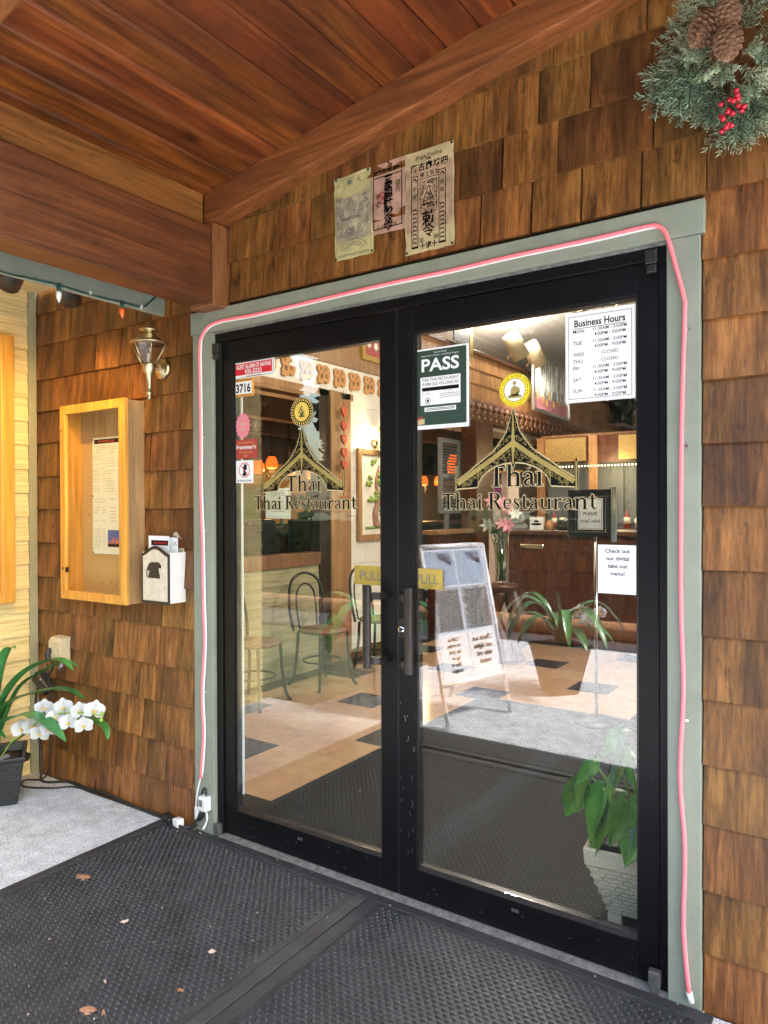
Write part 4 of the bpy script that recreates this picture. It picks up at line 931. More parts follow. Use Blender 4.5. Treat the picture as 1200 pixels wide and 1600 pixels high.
P(cb, 'cable_run', MB().tube(spline([(-2.09, -.08, .62), (-2.085, -.07, .40), (-2.09, -.065, .15), (-2.12, -.08, .02), (-2.20, -.14, .008), (-2.12, -.19, .006), (-1.98, -.12, .006), (-1.90, -.052, .008), (-1.72, -.045, .006), (-1.45, -.043, .008), (-1.2, -.046, .006)]), .0045, 8), M['cable'])
cn = T('cable_connector', 'black plugs and white cube adapter on the floor by the mat', 'cable connector', (-1.12, -.06, 0))
P(cn, 'socket_block', MB().cbox((-1.165, -.055, .020), (.07, .035, .034), Euler((0, .1, -.3)).to_matrix()), M['blackp'], .006)
P(cn, 'white_plug', MB().cbox((-1.095, -.058, .022), (.045, .035, .036), Euler((0, -.1, -.2)).to_matrix()), M['white'], .005)
P(cn, 'lead', MB().tube(spline([(-1.13, -.06, .02), (-1.06, -.07, .015), (-1.02, -.05, .02), (-.99, -.045, .05), (-.975, -.035, .085)]), .006, 8), M['cable'])
P(cn, 'lead', MB().tube(spline([(-1.15, -.07, .012), (-1.09, -.088, .008), (-1.03, -.06, .012), (-.99, -.04, .03)]), .004, 8), M['cable'])
# pink rope light round the door
rp = T('rope_light', 'pink rope light running round the green door trim', 'rope light', (0, -.03, 2.2))
pts = [(-.970, .240), (-.950, .437), (-.958, .612), (-.940, .835), (-.946, 1.008), (-.950, 1.273), (-.960, 1.526), (-.958, 1.756), (-.962, 2.0), (-.962, 2.125), (-.945, 2.185), (-.868, 2.229), (-.646, 2.228), (-.442, 2.230), (.012, 2.238), (.277, 2.237), (.514, 2.241), (.787, 2.240), (.94, 2.243), (.975, 2.234), (.996, 2.205), (1.017, 2.126), (1.042, 2.021), (1.044, 1.976), (1.036, 1.686), (1.033, 1.419), (1.033, 1.139), (1.039, .902), (1.029, .663), (1.042, .456), (1.038, .225), (1.053, .045)]
P(rp, 'rope', MB().tube(spline([(x, -.0375, z) for x, z in pts], 4), .0058, 8), M['pink'])
P(rp, 'rope_backing', MB().tube(spline([(x + (.004 if x < 0 and z < 2.15 else 0)  , -.0325, z - (.004 if -.9 < x < .97 and z > 2.1 else 0)) for x, z in pts], 4), .0050, 6), M['white'])
P(rp, 'end_cap', MB().tube([(1.052, -.0345, .05), (1.058, -.0345, .022)], .009, 8), M['white'])
for x, z in ((-.958, 1.74), (-.953, 1.33), (-.945, .93), (-.955, .62), (1.036, 1.6), (1.037, .82), (1.042, 1.93), (.27, 2.237)):
    P(rp, 'mounting_clip', MB().box(x + .004, x + .014, -.030, -.0225, z - .004, z + .004), M['steel'])
P(rp, 'lead', MB().tube(spline([(-.970, -.0345, .245), (-.990, -.034, .19), (-1.000, -.034, .14), (-1.004, -.034, .10), (-.995, -.034, .07)]), .0042, 8), M['white'])
P(rp, 'plug', MB().box(-1.008, -.986, -.042, -.026, .05, .105), M['white'], .004)
pa = T('plug_adapter', 'white plug in adapter on the lower end of the green trim', 'power adapter', (-.94, -.04, .14))
P(pa, 'adapter_body', MB().box(-.965, -.918, -.058, -.0225, .105, .168), M['white'], .005)
P(pa, 'printed_label', MB().rect((0, -.0585, 0), X, Z, -.958, .125, -.938, .155), M['greyink'])
P(pa, 'lead', MB().tube(spline([(-.935, -.04, .105), (-.930, -.036, .075), (-.940, -.036, .045), (-.948, -.045, .022)]), .0045, 8), M['white'])
P(pa, 'black_lead', MB().tube(spline([(-.962, -.03, .105), (-.972, -.03, .14), (-.965, -.03, .185), (-.948, -.03, .195), (-.938, -.034, .168)]), .005, 8), M['cable'])
P(pa, 'black_lead', MB().tube(spline([(-.95, -.03, .105), (-.965, -.034, .07), (-.985, -.036, .05)]), .006, 8), M['cable'])
# ------------------------------------------------------------------ rubber mats
def nub_field(x0, x1, y0, y1, z, px, py, ln, wd, h, jitter=0):
    b = MB(); j = 0; y = y0; vs = []; fs = []
    while y < y1:
        x = x0 + (px / 2 if j % 2 else 0)
        while x < x1 - ln * .5:
            o = len(vs); L, W = ln / 2, wd / 2; l2, w2 = L - .0022, W - .0016
            vs += [(x - L, y, z), (x - L * .7, y - W, z), (x + L * .7, y - W, z), (x + L, y, z), (x + L * .7, y + W, z), (x - L * .7, y + W, z),
                   (x - l2, y, z + h), (x - l2 * .7, y - w2, z + h), (x + l2 * .7, y - w2, z + h), (x + l2, y, z + h), (x + l2 * .7, y + w2, z + h), (x - l2 * .7, y + w2, z + h)]
            for k in range(6): fs.append((o + k, o + (k + 1) % 6, o + 6 + (k + 1) % 6, o + 6 + k))
            fs.append(tuple(o + 6 + k for k in range(6)))
            x += px
        y += py; j += 1
    b.v = [Vector(v) for v in vs]; b.f = fs; b.mi = [0] * len(fs); b.sm = [False] * len(fs); return b
def mat_(label, x0, x1, y0, y1, m, zb, px, py, cat='door mat', nh=.006):
    t = T('rubber_mat', label, cat, ((x0 + x1) / 2, (y0 + y1) / 2, zb))
    bd = .042
    P(t, 'mat_base', MB().box(x0 + .004, x1 - .004, y0 + .004, y1 - .004, zb + .0005, zb + .0055), m)
    b = MB()                                        # low bevelled border
    for a in ((x0, x1, y0, y0 + bd), (x0, x1, y1 - bd, y1), (x0, x0 + bd, y0 + bd, y1 - bd), (x1 - bd, x1, y0 + bd, y1 - bd)):
        b.box(a[0], a[1], a[2], a[3], zb, zb + .0085)
    P(t, 'mat_border', b, m, .003)
    b = MB(); g = .012
    for a in ((x0 + bd + g, x1 - bd - g, y0 + bd + g, y0 + bd + g + .006), (x0 + bd + g, x1 - bd - g, y1 - bd - g - .006, y1 - bd - g), (x0 + bd + g, x0 + bd + g + .006, y0 + bd + g, y1 - bd - g), (x1 - bd - g - .006, x1 - bd - g, y0 + bd + g, y1 - bd - g)):
        b.box(a[0], a[1], a[2], a[3], zb + .005, zb + .0085)
    P(t, 'inner_rib', b, m)
    o = P(t, 'nubs', nub_field(x0 + bd + .032, x1 - bd - .026, y0 + bd + .03, y1 - bd - .026, zb + .005, px, py, px * .84, .0105, nh), m); o['kind'] = 'stuff'
    return t
mat_('black rubber scraper mat reaching from the concrete to the middle of the doors', -1.215, -.040, -1.76, -.036, M['rubber'], .001, .0285, .0172)
mat_('black rubber scraper mat in front of the right glass door', -.034, 1.118, -1.76, -.036, M['rubber'], .001, .0285, .0172)
b = MB(); rn = random.Random(91)
for _ in range(80):
    x, y, q_ = rn.uniform(-1.2, 1.1), rn.uniform(-1.3, -.04), rn.uniform(.0012, .0035)
    if rn.random() < .35: y = rn.uniform(-.085, -.038)
    b.add([(x - q_, y - q_ * .6, .011), (x + q_, y - q_, .011), (x + q_ * .5, y + q_, .0105), (x, y, .011 + q_ * 1.2)], [(0, 1, 3), (1, 2, 3), (2, 0, 3)])
o = P(None, 'grit', b, M['dleaf2']); o['kind'] = 'stuff'; tag(o, 'pale grit and crumbs scattered over the rubber mats', 'grit')
# dry leaves on the mats
for i, (x, y, a, s, m, lab) in enumerate(((-1.03, -.57, .4, .062, 'dleaf', 'curled brown dry leaf nearest the concrete edge of the mat'), (-.64, -.67, 1.2, .028, 'dleaf2', 'small pale dry leaf in the middle of the mat'), (-.26, -.62, .9, .024, 'dleaf2', 'small pale dry leaf nearest the mat seam'), (-.35, -1.0, .5, .052, 'dleaf', 'orange brown dry leaf low in the picture on the mat'), (-.30, -.985, 2.2, .02, 'dleaf', 'tiny reddish dry leaf beside the orange brown one'), (-.20, -.80, .2, .024, 'dleaf', 'thin curved dry leaf on the mat near the seam'), (-.42, -.90, 2.6, .018, 'dleaf2', 'crumbled pale leaf scrap on the mat'))):
    b = MB(); n = 6; vs = []; fs = []
    for j in range(n + 1):
        t = j / n; w_ = math.sin(math.pi * min(1, t * .96 + .04)) ** .8 * .24 * s + .0005; bend = .35 * s * math.sin(math.pi * t)
        vs += [((t - .5) * s, -w_, .012 + R(0, .004) - bend * .3), ((t - .5) * s, 0, .0125 + bend * .25), ((t - .5) * s, w_, .012 + R(0, .009) - bend * .1)]
    for j in range(n):
        q = j * 3; fs += [(q, q + 3, q + 4, q + 1), (q + 1, q + 4, q + 5, q + 2)]
    b.add([Vector(v) * 1.0 for v in vs], fs); o = P(None, 'dry_leaf', b, M[m]); o.location = (x, y, 0); o.rotation_euler = (R(-.2, .2), 0, a)
    tag(o, lab, 'dry leaf', 'dry leaves blown on to the mats')

# ------------------------------------------------------------------ plants
def strap(b, pts, w_, fold=.25, side=None):
    """an arching strap leaf with a central fold: pts spine"""
    pts = spline(pts, 5); n = len(pts); vs = []; fs = []
    for i, p in enumerate(pts):
        t = i / (n - 1); d = (pts[min(i + 1, n - 1)] - pts[max(i - 1, 0)]).normalized()
        s = side if side is not None else d.cross(Z)
        s = (s - d * s.dot(d)); s = s.normalized() if s.length > 1e-4 else Vector((0, 1, 0))
        u = s.cross(d).normalized()
        if u.z < 0: u = -u
        ww = w_ * (.35 + .65 * math.sin(math.pi * min(1, .12 + t * .62))) * (1 if t < .6 else max(.02, 1 - ((t - .6) / .4) ** 2.2))
        vs += [p - s * ww + u * ww * fold, p - u * ww * .05, p + s * ww + u * ww * fold]
    for i in range(n - 1):
        q = i * 3; fs += [(q, q + 1, q + 4, q + 3), (q + 1, q + 2, q + 5, q + 4)]
    sm = b.smooth; b.smooth = True; b.add(vs, fs); b.smooth = sm; return b
def orchid_bloom(parent, c, face, r, petal, lipm, roll=0):
    face = Vector(face).normalized(); q = face.to_track_quat('Z', 'Y').to_matrix(); b = MB(); b.smooth = True
    for k, (a, L, W, lift) in enumerate(((.5, 1.0, .42, .10), (2.09 + .5, 1.0, .40, .10), (4.19 + .5, 1.0, .40, .10), (.5 + 1.22, 1.02, .62, .22), (.5 - 1.22 + 0.0, 1.02, .62, .22))):
        a += roll + 1.07
        n = 5; vs = []; fs = []
        for i in range(n + 1):
            t = i / n; w_ = W * math.sin(math.pi * min(.97, .1 + t * .88)) ** .7 * r; x = t * L * r; z = lift * r * math.sin(t * 2.2) 
            for s in (-1, -.4, .4, 1): vs.append(q @ Vector((x * math.cos(a) - s * w_ * math.sin(a), x * math.sin(a) + s * w_ * math.cos(a), z - abs(s) * .06 * r + R(-.02, .02) * r + k * .0006)) + c)
        for i in range(n):
            for j in range(3): o = i * 4 + j; fs.append((o, o + 1, o + 5, o + 4))
        b.add(vs, fs)
    o = P(parent, 'blossom', b, petal)
    b = MB(); e = c + face * r * .16; b.ball(e - q @ Vector((0, .16 * r, 0)), r * .15, 8); b.ball(e + q @ Vector((.13 * r, -.02 * r, 0)), r * .09, 6); b.ball(e - q @ Vector((.13 * r, .02 * r, 0)), r * .09, 6)
    P(o, 'lip', b, lipm); return o
def square_pot(t, c, s0, s1, h, ang, m, band=0):
    c = Vector(c); b = MB(); n = 4
    b.lathe(c, [(s0 * .7071, 0), (s1 * .7071 * .985, h * .93), (s1 * .7071 * 1.03, h * .935), (s1 * .7071 * 1.03, h), (s1 * .7071 * .93, h), (s1 * .7071 * .86, h * .8)], 4, None, ang + math.pi / 4, False)
    o = P(t, 'pot', b, m, .003)
    # embossed weave on the sides
    b = MB(); rows = 11
    for f in range(4):
        a = ang + f * math.pi / 2; nr = Vector((math.cos(a), math.sin(a), 0)); tg = Vector((-math.sin(a), math.cos(a), 0))
        for k in range(rows):
            zz = h * (.05 + .85 * k / rows); sd = s0 + (s1 - s0) * zz / h; nc = 6
            for j in range(nc):
                x = (j + .5 + (.5 if k % 2 else 0)) / nc - .5
                if abs(x) > .43: continue
                b.cbox(c + nr * (sd / 2 + .0004) + tg * (x * sd) + Z * (zz + h * .03), (.0035, sd / nc * .86, h * .05), Matrix((nr, tg, Z)).transposed())
    P(o, 'weave', b, m, kind='stuff')
    b = MB(); b.lathe(c, [(s1 * .6, h * .82), (s1 * .3, h * .86), (.0001, h * .87)], 10); P(t, 'potting_bark', b, M['bark'])
    return o
def orchid_plant(label, c, pots, leaves, w_, stem, flowers, buds, petal, r, ang=0, group=None, faces=None, stones=True):
    t = T('orchid_plant', label, 'potted orchid', c, group=group)
    square_pot(t, c, *pots, ang, M['pot'])
    if stones:
        for dx, dy, s in ((.05, .0, .035), (.02, .05, .025), (-.05, .03, .03)):
            P(t, 'stone', MB().lathe(Vector(c) + Vector((dx, dy, pots[2] * .86)), [(.0001, -s * .5), (s * .8, -s * .3), (s, 0), (s * .6, s * .45), (.0001, s * .5)], 7), M['stone'])
    for pts, wf, mt in leaves:
        b = MB(); strap(b, pts, w_ * wf, .28); P(t, 'leaf', b, M[mt])
    P(t, 'stem', MB().tube(spline(stem), .0035, 6), M['bud'])
    for i, f in enumerate(flowers):
        orchid_bloom(t, Vector(f), faces or (.75 + R(-.2, .2), -.62 + R(-.2, .2), .1 + R(-.15, .2)), r * R(.9, 1.08), M[petal], M['lip'], R(-.3, .3))
    for f in buds: P(t, 'flower_bud', MB().ball(Vector(f), .009, 8, 1.2), M['bud'])
    return t
pc = (-2.095, -.36, 0)
b0 = Vector((-2.095, -.36, .21))
LV = [([b0, (-2.085, -.35, .45), (-2.055, -.34, .655), (-2.00, -.33, .75), (-1.955, -.32, .752)], .9, 'strap'),
      ([b0, (-2.07, -.33, .46), (-1.972, -.30, .60), (-1.815, -.27, .69), (-1.69, -.25, .712), (-1.605, -.24, .675)], 1.0, 'strap'),
      ([b0, (-1.99, -.30, .53), (-1.85, -.24, .64), (-1.74, -.2, .69), (-1.66, -.18, .675)], .8, 'strap'),
      ([b0, (-2.05, -.36, .40), (-1.936, -.34, .51), (-1.736, -.30, .573), (-1.592, -.27, .586), (-1.50, -.25, .555)], 1.0, 'strap'),
      ([b0, (-2.03, -.38, .35), (-1.95, -.38, .414), (-1.795, -.37, .467), (-1.659, -.36, .461), (-1.562, -.35, .421), (-1.509, -.34, .385)], 1.1, 'strap'),
      ([b0, (-1.9, -.25, .36), (-1.7, -.2, .43), (-1.54, -.18, .43), (-1.467, -.17, .41), (-1.447, -.17, .36)], .8, 'strap'),
      ([(-2.10, -.38, .22), (-2.10, -.43, .42), (-2.065, -.47, .40), (-2.02, -.49, .25), (-1.99, -.49, .09), (-1.985, -.485, .03)], 1.1, 'strapteal'),
      ([b0, (-2.07, -.40, .30), (-2.0, -.41, .37), (-1.90, -.40, .35)], .7, 'strap'),
      ([b0, (-2.13, -.42, .5), (-2.12, -.5, .68), (-2.08, -.6, .78)], 1.0, 'strap'), ([b0, (-2.15, -.5, .4), (-2.15, -.7, .5), (-2.13, -.85, .4)], 1.0, 'strap'), ([b0, (-2.2, -.45, .45), (-2.22, -.6, .6), (-2.2, -.72, .55)], .9, 'strap')]
orchid_plant('white orchid with arching strap leaves in a black pot by the shingle wall', pc, (.215, .285, .235), LV, .036,
    [(-2.06, -.35, .2), (-1.98, -.33, .30), (-1.90, -.315, .36), (-1.72, -.30, .455), (-1.56, -.30, .50), (-1.40, -.30, .522), (-1.32, -.30, .525), (-1.30, -.30, .532)],
    [(-1.766, -.29, .488), (-1.62, -.28, .51), (-1.476, -.29, .517), (-1.369, -.29, .537), (-1.655, -.30, .465), (-1.551, -.30, .456), (-1.436, -.30, .462), (-1.908, -.32, .372), (-1.767, -.31, .372), (-1.842, -.305, .395), (-1.69, -.31, .405)],
    [(-1.30, -.30, .535), (-1.305, -.30, .508)], 'petal', .044, rad(-32))
def rosette(c, n, L, seed, up=.9):
    rn = random.Random(seed); out = []; c = Vector(c)
    for k in range(n):
        a = k * 2.4 + rn.uniform(-.3, .3); l = L * rn.uniform(.7, 1.1); e = rn.uniform(.35, up); d = Vector((math.cos(a), math.sin(a), 0))
        out.append(([c, c + d * l * .25 + Z * l * e * .7, c + d * l * .6 + Z * l * e * .9, c + d * l * .9 + Z * l * e * .55, c + d * l * 1.05 + Z * l * e * .2], rn.uniform(.8, 1.1), 'strap'))
    return out
# the two potted orchids out on the walk that the glass mirrors
pc = Vector((-.52, -3.12, 0)); lv = rosette(pc + Z * .36, 13, .52, 4); lv.append(([pc + Z * .36, pc + Vector((.0, 0, .55)), pc + Vector((-.02, .02, .8))], 1.2, 'strap'))
orchid_plant('orchid in a black pot out on the concrete walk with white and maroon blooms', pc, (.20, .34, .38), lv, .036, [pc + Z * .36, pc + Vector((.08, .05, .6)), pc + Vector((.3, .15, .72))],
    [pc + Vector((.08 + .055 * k, .05 + .02 * k, .60 + .03 * (k % 3))) for k in range(6)], [], 'petal', .05, .6, faces=(.5, .85, .1))
pc = Vector((-1.70, -2.36, 0)); lv = rosette(pc + Z * .30, 20, .56, 6)
orchid_plant('orchid in a black pot by the cream wall with a spray of maroon blooms', pc, (.20, .32, .30), lv, .046, [pc + Z * .3, pc + Vector((-.1, .05, .5)), pc + Vector((-.36, .12, .55))],
    [pc + Vector((-.08 - .05 * k, .06 + .015 * k, .46 + .035 * (k % 3))) for k in range(7)], [], 'petalred', .052, .4, faces=(.6, .8, .1))

# ------------------------------------------------------------------ evergreen swag with cones and berries
sw = T('evergreen_swag', 'evergreen fir swag with pinecones and red berries hung on the shingles', 'wreath', (1.16, -.02, 2.66))
def sprig_mesh(seed, mat):
    rn = random.Random(seed); b = MB()
    def branch(p, d, L, lev):
        d = d.normalized(); s = d.cross(Vector((0, 0, 1))).normalized(); u = s.cross(d); n = int(L / .0021)
        b.m = 1; b.tube([p, p + d * L], [.0022, .0009], 5); b.m = 0
        for i in range(n):
            t = i / n; q = p + d * L * t; a = i * 2.399 + rn.uniform(-.5, .5)
            rr = s * math.cos(a) * 1.25 + u * (math.sin(a) * .8 + .15); nl = .019 * (1 - .45 * t ** 3) * rn.uniform(.8, 1.15)
            e = (rr.normalized() * .80 + d * .62).normalized(); wv = e.cross(d).normalized() * .0018
            tip = q + e * nl + u * .001
            b.add([q - wv, q + wv, tip + wv * .5, tip - wv * .5], [(0, 1, 2, 3)])
        if lev < 1:
            for k, t in enumerate((.28, .30, .5, .53, .72, .75)):
                sd = 1 if k % 2 else -1
                branch(p + d * L * t, d * .8 + s * sd * .75 + u * rn.uniform(-.12, .2), L * (.62 - .38 * t) * rn.uniform(.85, 1.1), lev + 1)
    branch(Vector((0, 0, 0)), Vector((0, 1, 0)), .15, 0)
    return mesh('sprig', b, [mat, M['bark']])
SPR = [sprig_mesh(1, M['fir']), sprig_mesh(2, M['fir2']), sprig_mesh(3, M['fir'])]
def sprig(base, tip, k, s=1.0, roll=0):
    base, tip = Vector(base), Vector(tip); d = (tip - base); L = d.length; d.normalize()
    n = Vector((0, -1, 0)) + Vector((R(-.35, .35), 0, R(-.35, .35))); n = (n - d * n.dot(d)).normalized()
    x = d.cross(n); o = link('sprig', SPR[k % 3], sw)
    o.matrix_basis = Matrix.Translation(base) @ Matrix((x, d, n)).transposed().to_4x4() @ Matrix.Scale(L / .15 * 1.0, 4)
    return o
SPS = [((1.10, -.05, 2.72), (.925, -.05, 2.645), 0), ((1.10, -.06, 2.75), (.955, -.05, 2.73), 0), ((1.12, -.05, 2.78), (.985, -.05, 2.80), 2), ((1.12, -.06, 2.80), (1.02, -.05, 2.88), 0), ((1.13, -.05, 2.78), (1.09, -.05, 2.93), 2),
       ((1.11, -.07, 2.68), (.975, -.08, 2.60), 2), ((1.12, -.06, 2.66), (.965, -.06, 2.57), 0), ((1.12, -.08, 2.64), (.985, -.10, 2.55), 1), ((1.13, -.09, 2.63), (1.005, -.12, 2.51), 1), ((1.13, -.08, 2.60), (1.0, -.07, 2.50), 1), ((1.14, -.08, 2.60), (1.045, -.10, 2.48), 1), ((1.15, -.07, 2.58), (1.075, -.08, 2.455), 2), ((1.15, -.08, 2.58), (1.10, -.09, 2.44), 0),
       ((1.19, -.06, 2.55), (1.135, -.06, 2.37), 0), ((1.20, -.06, 2.55), (1.18, -.07, 2.355), 0), ((1.21, -.07, 2.55), (1.235, -.06, 2.38), 2), ((1.22, -.06, 2.58), (1.29, -.06, 2.43), 2), ((1.22, -.08, 2.62), (1.31, -.09, 2.52), 0), ((1.21, -.08, 2.64), (1.29, -.10, 2.58), 1), ((1.20, -.08, 2.60), (1.25, -.12, 2.47), 0), ((1.22, -.06, 2.68), (1.35, -.06, 2.66), 2), ((1.20, -.06, 2.74), (1.34, -.06, 2.80), 0), ((1.19, -.06, 2.76), (1.27, -.06, 2.89), 2), ((1.17, -.06, 2.78), (1.18, -.06, 2.94), 0), ((1.18, -.05, 2.70), (1.25, -.10, 2.74), 1),
       ((1.12, -.10, 2.70), (1.03, -.14, 2.70), 0), ((1.13, -.10, 2.66), (1.05, -.15, 2.62), 2), ((1.12, -.11, 2.74), (1.04, -.14, 2.78), 0), ((1.15, -.10, 2.62), (1.10, -.16, 2.54), 0), ((1.16, -.09, 2.62), (1.16, -.15, 2.52), 2), ((1.13, -.10, 2.76), (1.10, -.15, 2.84), 2), ((1.17, -.09, 2.74), (1.20, -.14, 2.80), 0), ((1.20, -.10, 2.62), (1.26, -.15, 2.60), 0), ((1.05, -.06, 2.66), (.99, -.09, 2.66), 0), ((1.07, -.06, 2.60), (1.03, -.09, 2.57), 2),
       ((1.12, -.05, 2.63), (1.02, -.04, 2.53), 0), ((1.18, -.05, 2.56), (1.12, -.04, 2.46), 1), ((1.14, -.04, 2.70), (1.0, -.03, 2.68), 2), ((1.2, -.04, 2.6), (1.26, -.04, 2.5), 0), ((1.18, -.11, 2.55), (1.21, -.14, 2.46), 0), ((1.21, -.06, 2.52), (1.27, -.08, 2.42), 1)]
for a, e, k in SPS:   # each spray of fir
    e = tuple(q + (p - q) * .93 for q, p in zip((1.165, -.06, 2.68), e))
    sprig(a, e, k)
    if k != 1 and R(0, 1) < .45: sprig([q + R(-.02, .02) for q in a], (e[0] + R(-.035, .02), e[1] - R(-.02, .03), e[2] + R(-.03, .03)), k + 1)
def pinecone(c, axis, L, rmax):
    c = Vector(c); axis = Vector(axis).normalized(); q = axis.to_track_quat('Z', 'Y').to_matrix(); b = MB(); n = 78
    b.lathe(c, [(.0001, 0), (rmax * .5, L * .15), (rmax * .55, L * .5), (rmax * .3, L * .85), (.0001, L)], 8, axis)
    for i in range(n):
        t = (i + .5) / n; a = i * 2.39996; r = rmax * (math.sin(math.pi * min(.98, .16 + t * .80)) ** .75); z = L * (.02 + .94 * t); s = rmax * .36 * (1 - .45 * t)
        e = Vector((math.cos(a), math.sin(a), 0)); tg = Vector((-math.sin(a), math.cos(a), 0)); up = (e * .75 + Z * .6).normalized()
        p0 = e * r * .45 + Z * (z - s * .2); tip = e * r + Z * (z + s * .35)
        pts = [p0 - tg * s * .55, p0 + tg * s * .55, tip + tg * s * .95 - Z * s * .1, tip + up * s * .45 + Z * .0, tip - tg * s * .95 - Z * s * .1, tip - Z * s * .38 + e * s * .12]
        b.add([c + q @ p for p in pts], [(0, 1, 2, 3, 4), (1, 0, 5), (1, 5, 2), (0, 4, 5), (5, 4, 3), (5, 3, 2)])
    return P(sw, 'pinecone', b, M['cone'])
pinecone((1.135, -.12, 2.735), (-.45, -.30, -.8), .100, .037); pinecone((1.165, -.12, 2.755), (.10, -.30, -.9), .092, .034); pinecone((1.172, -.14, 2.675), (.05, -.28, -.95), .102, .035)
BR = [(1.192, 2.505), (1.158, 2.480), (1.178, 2.483), (1.184, 2.474), (1.197, 2.486), (1.200, 2.478), (1.197, 2.462), (1.186, 2.448), (1.212, 2.452), (1.203, 2.449), (1.158, 2.448), (1.160, 2.436), (1.175, 2.423), (1.168, 2.411), (1.156, 2.409), (1.172, 2.460), (1.170, 2.452), (1.178, 2.418)]
st = MB(); st.tube(spline([(1.178, -.13, 2.60), (1.180, -.135, 2.54), (1.174, -.14, 2.48), (1.164, -.14, 2.43)]), .0022, 6)
for x, z in BR: st.tube([(1.172, -.14, z + .022), (x, -.145, z)], .0011, 4)
P(sw, 'berry_stem', st, M['bark'])
for x, z in BR: P(sw, 'berry', MB().ball((x + R(-.003, .003), -.148 + R(-.008, .008), z), .0072, 10), M['berry'])

# ------------------------------------------------------------------ A-frame menu board (seen mirrored in the glass)
af = T('sandwich_board', 'white aluminium sandwich board with menu sheets standing on the concrete walk', 'sandwich board', (-.970, -2.189, 0), math.atan2(.59, -.166))
# local: x along the board, -y out of its face; face turns towards the doors
W2 = .305
def panel(f, mats):
    for s in (-1, 1):
        P(af, 'leg', MB().tube([(s * W2, f * .29, 0), (s * W2, f * .03, 1.16)], .014, 8), M['white_al'], local=True)
panel(-1, None); panel(1, None)
ft = lambda z: -.29 + .26 * z / 1.16
P(af, 'top_rail', MB().tube([(-W2, -.03, 1.16), (W2, -.03, 1.16)], .016, 10), M['white_al'], local=True)
P(af, 'bottom_rail', MB().tube([(-W2, ft(.27) - .003, .27), (W2, ft(.27) - .003, .27)], .016, 10), M['white_al'], local=True)
P(af, 'top_rail', MB().tube([(-W2, .03, 1.16), (W2, .03, 1.16)], .016, 10), M['white_al'], local=True)
def onp(x0, x1, z0, z1, off): return [(x0, ft(z0) - off, z0), (x1, ft(z0) - off, z0), (x1, ft(z1) - off, z1), (x0, ft(z1) - off, z1)]
def slab(b, x0, x1, z0, z1, off, th=.002):
    a = onp(x0, x1, z0, z1, off); c = onp(x0, x1, z0, z1, off - th)
    return b.add(a + c, [(0, 1, 2, 3), (7, 6, 5, 4), (0, 4, 5, 1), (1, 5, 6, 2), (2, 6, 7, 3), (3, 7, 4, 0)])
P(af, 'board_panel', slab(MB(), -W2 + .01, W2 - .01, .28, 1.15, .0, .006), M['panelgrey'], local=True)
tu = (Vector((0, ft(1), 1)) - Vector((0, ft(0), 0))).normalized()
for x0, x1, z0, z1, m, nm in ((-.275, -.012, .90, 1.13, 'blueposter', 'menu_print'), (.012, .275, .90, 1.13, 'blueposter', 'menu_print'), (-.275, -.012, .60, .885, 'silver', 'menu_print'), (.012, .275, .60, .885, 'silver', 'menu_print'), (-.27, -.012, .30, .585, 'greypaper', 'paper_sheet'), (.012,   .27, .31, .585, 'greypaper', 'paper_sheet')):
    o = P(af, nm, slab(MB(), x0, x1, z0, z1, .003), M[m], local=True); b = MB()
    if m == 'greypaper' and x0 < 0:
        for k, t_ in enumerate(('Check out', 'our digital', 'take out', 'menu!')): b.text(t_, .046, (( x0 + x1) / 2, ft(z1 - .07 - k * .05) - .0045, z1 - .07 - k * .05), X, tu, 'CENTER', .035)
    elif m == 'greypaper':
        for k in range(6): b.text(('Call us', 'to order', 'for pick', 'up or', 'dine in', 'tonight')[k], .036, ((x0 + x1) / 2, ft(z1 - .05 - k * .04) - .0045, z1 - .05 - k * .04), X, tu, 'CENTER', .03)
    elif m == 'silver':
        z = z1 - .02
        while z > z0 + .01:
            x = x0 + .012
            while x < x1 - .04:
                w_ = R(.01, .04); b.add(onp(x, x + w_, z - .006, z, .0045), [(0, 1, 2, 3)]); x += w_ + R(.004, .012)
            z -= .0115
    else:
        for k in range(9):
            x = x0 + .03 + k * .013; b.add([(x, ft(z1 - .1) - .0045, z1 - .10 + k * .006), (x + .006, ft(z1 - .1) - .0045, z1 - .10 + k * .006), (x + .010 + k * .003, ft(z1 - .01) - .0045, z1 - .012), (x + .006 + k * .003, ft(z1 - .01) - .0045, z1 - .012)], [(0, 1, 2, 3)])
    P(o, 'print', b, M['ink'], local=True)

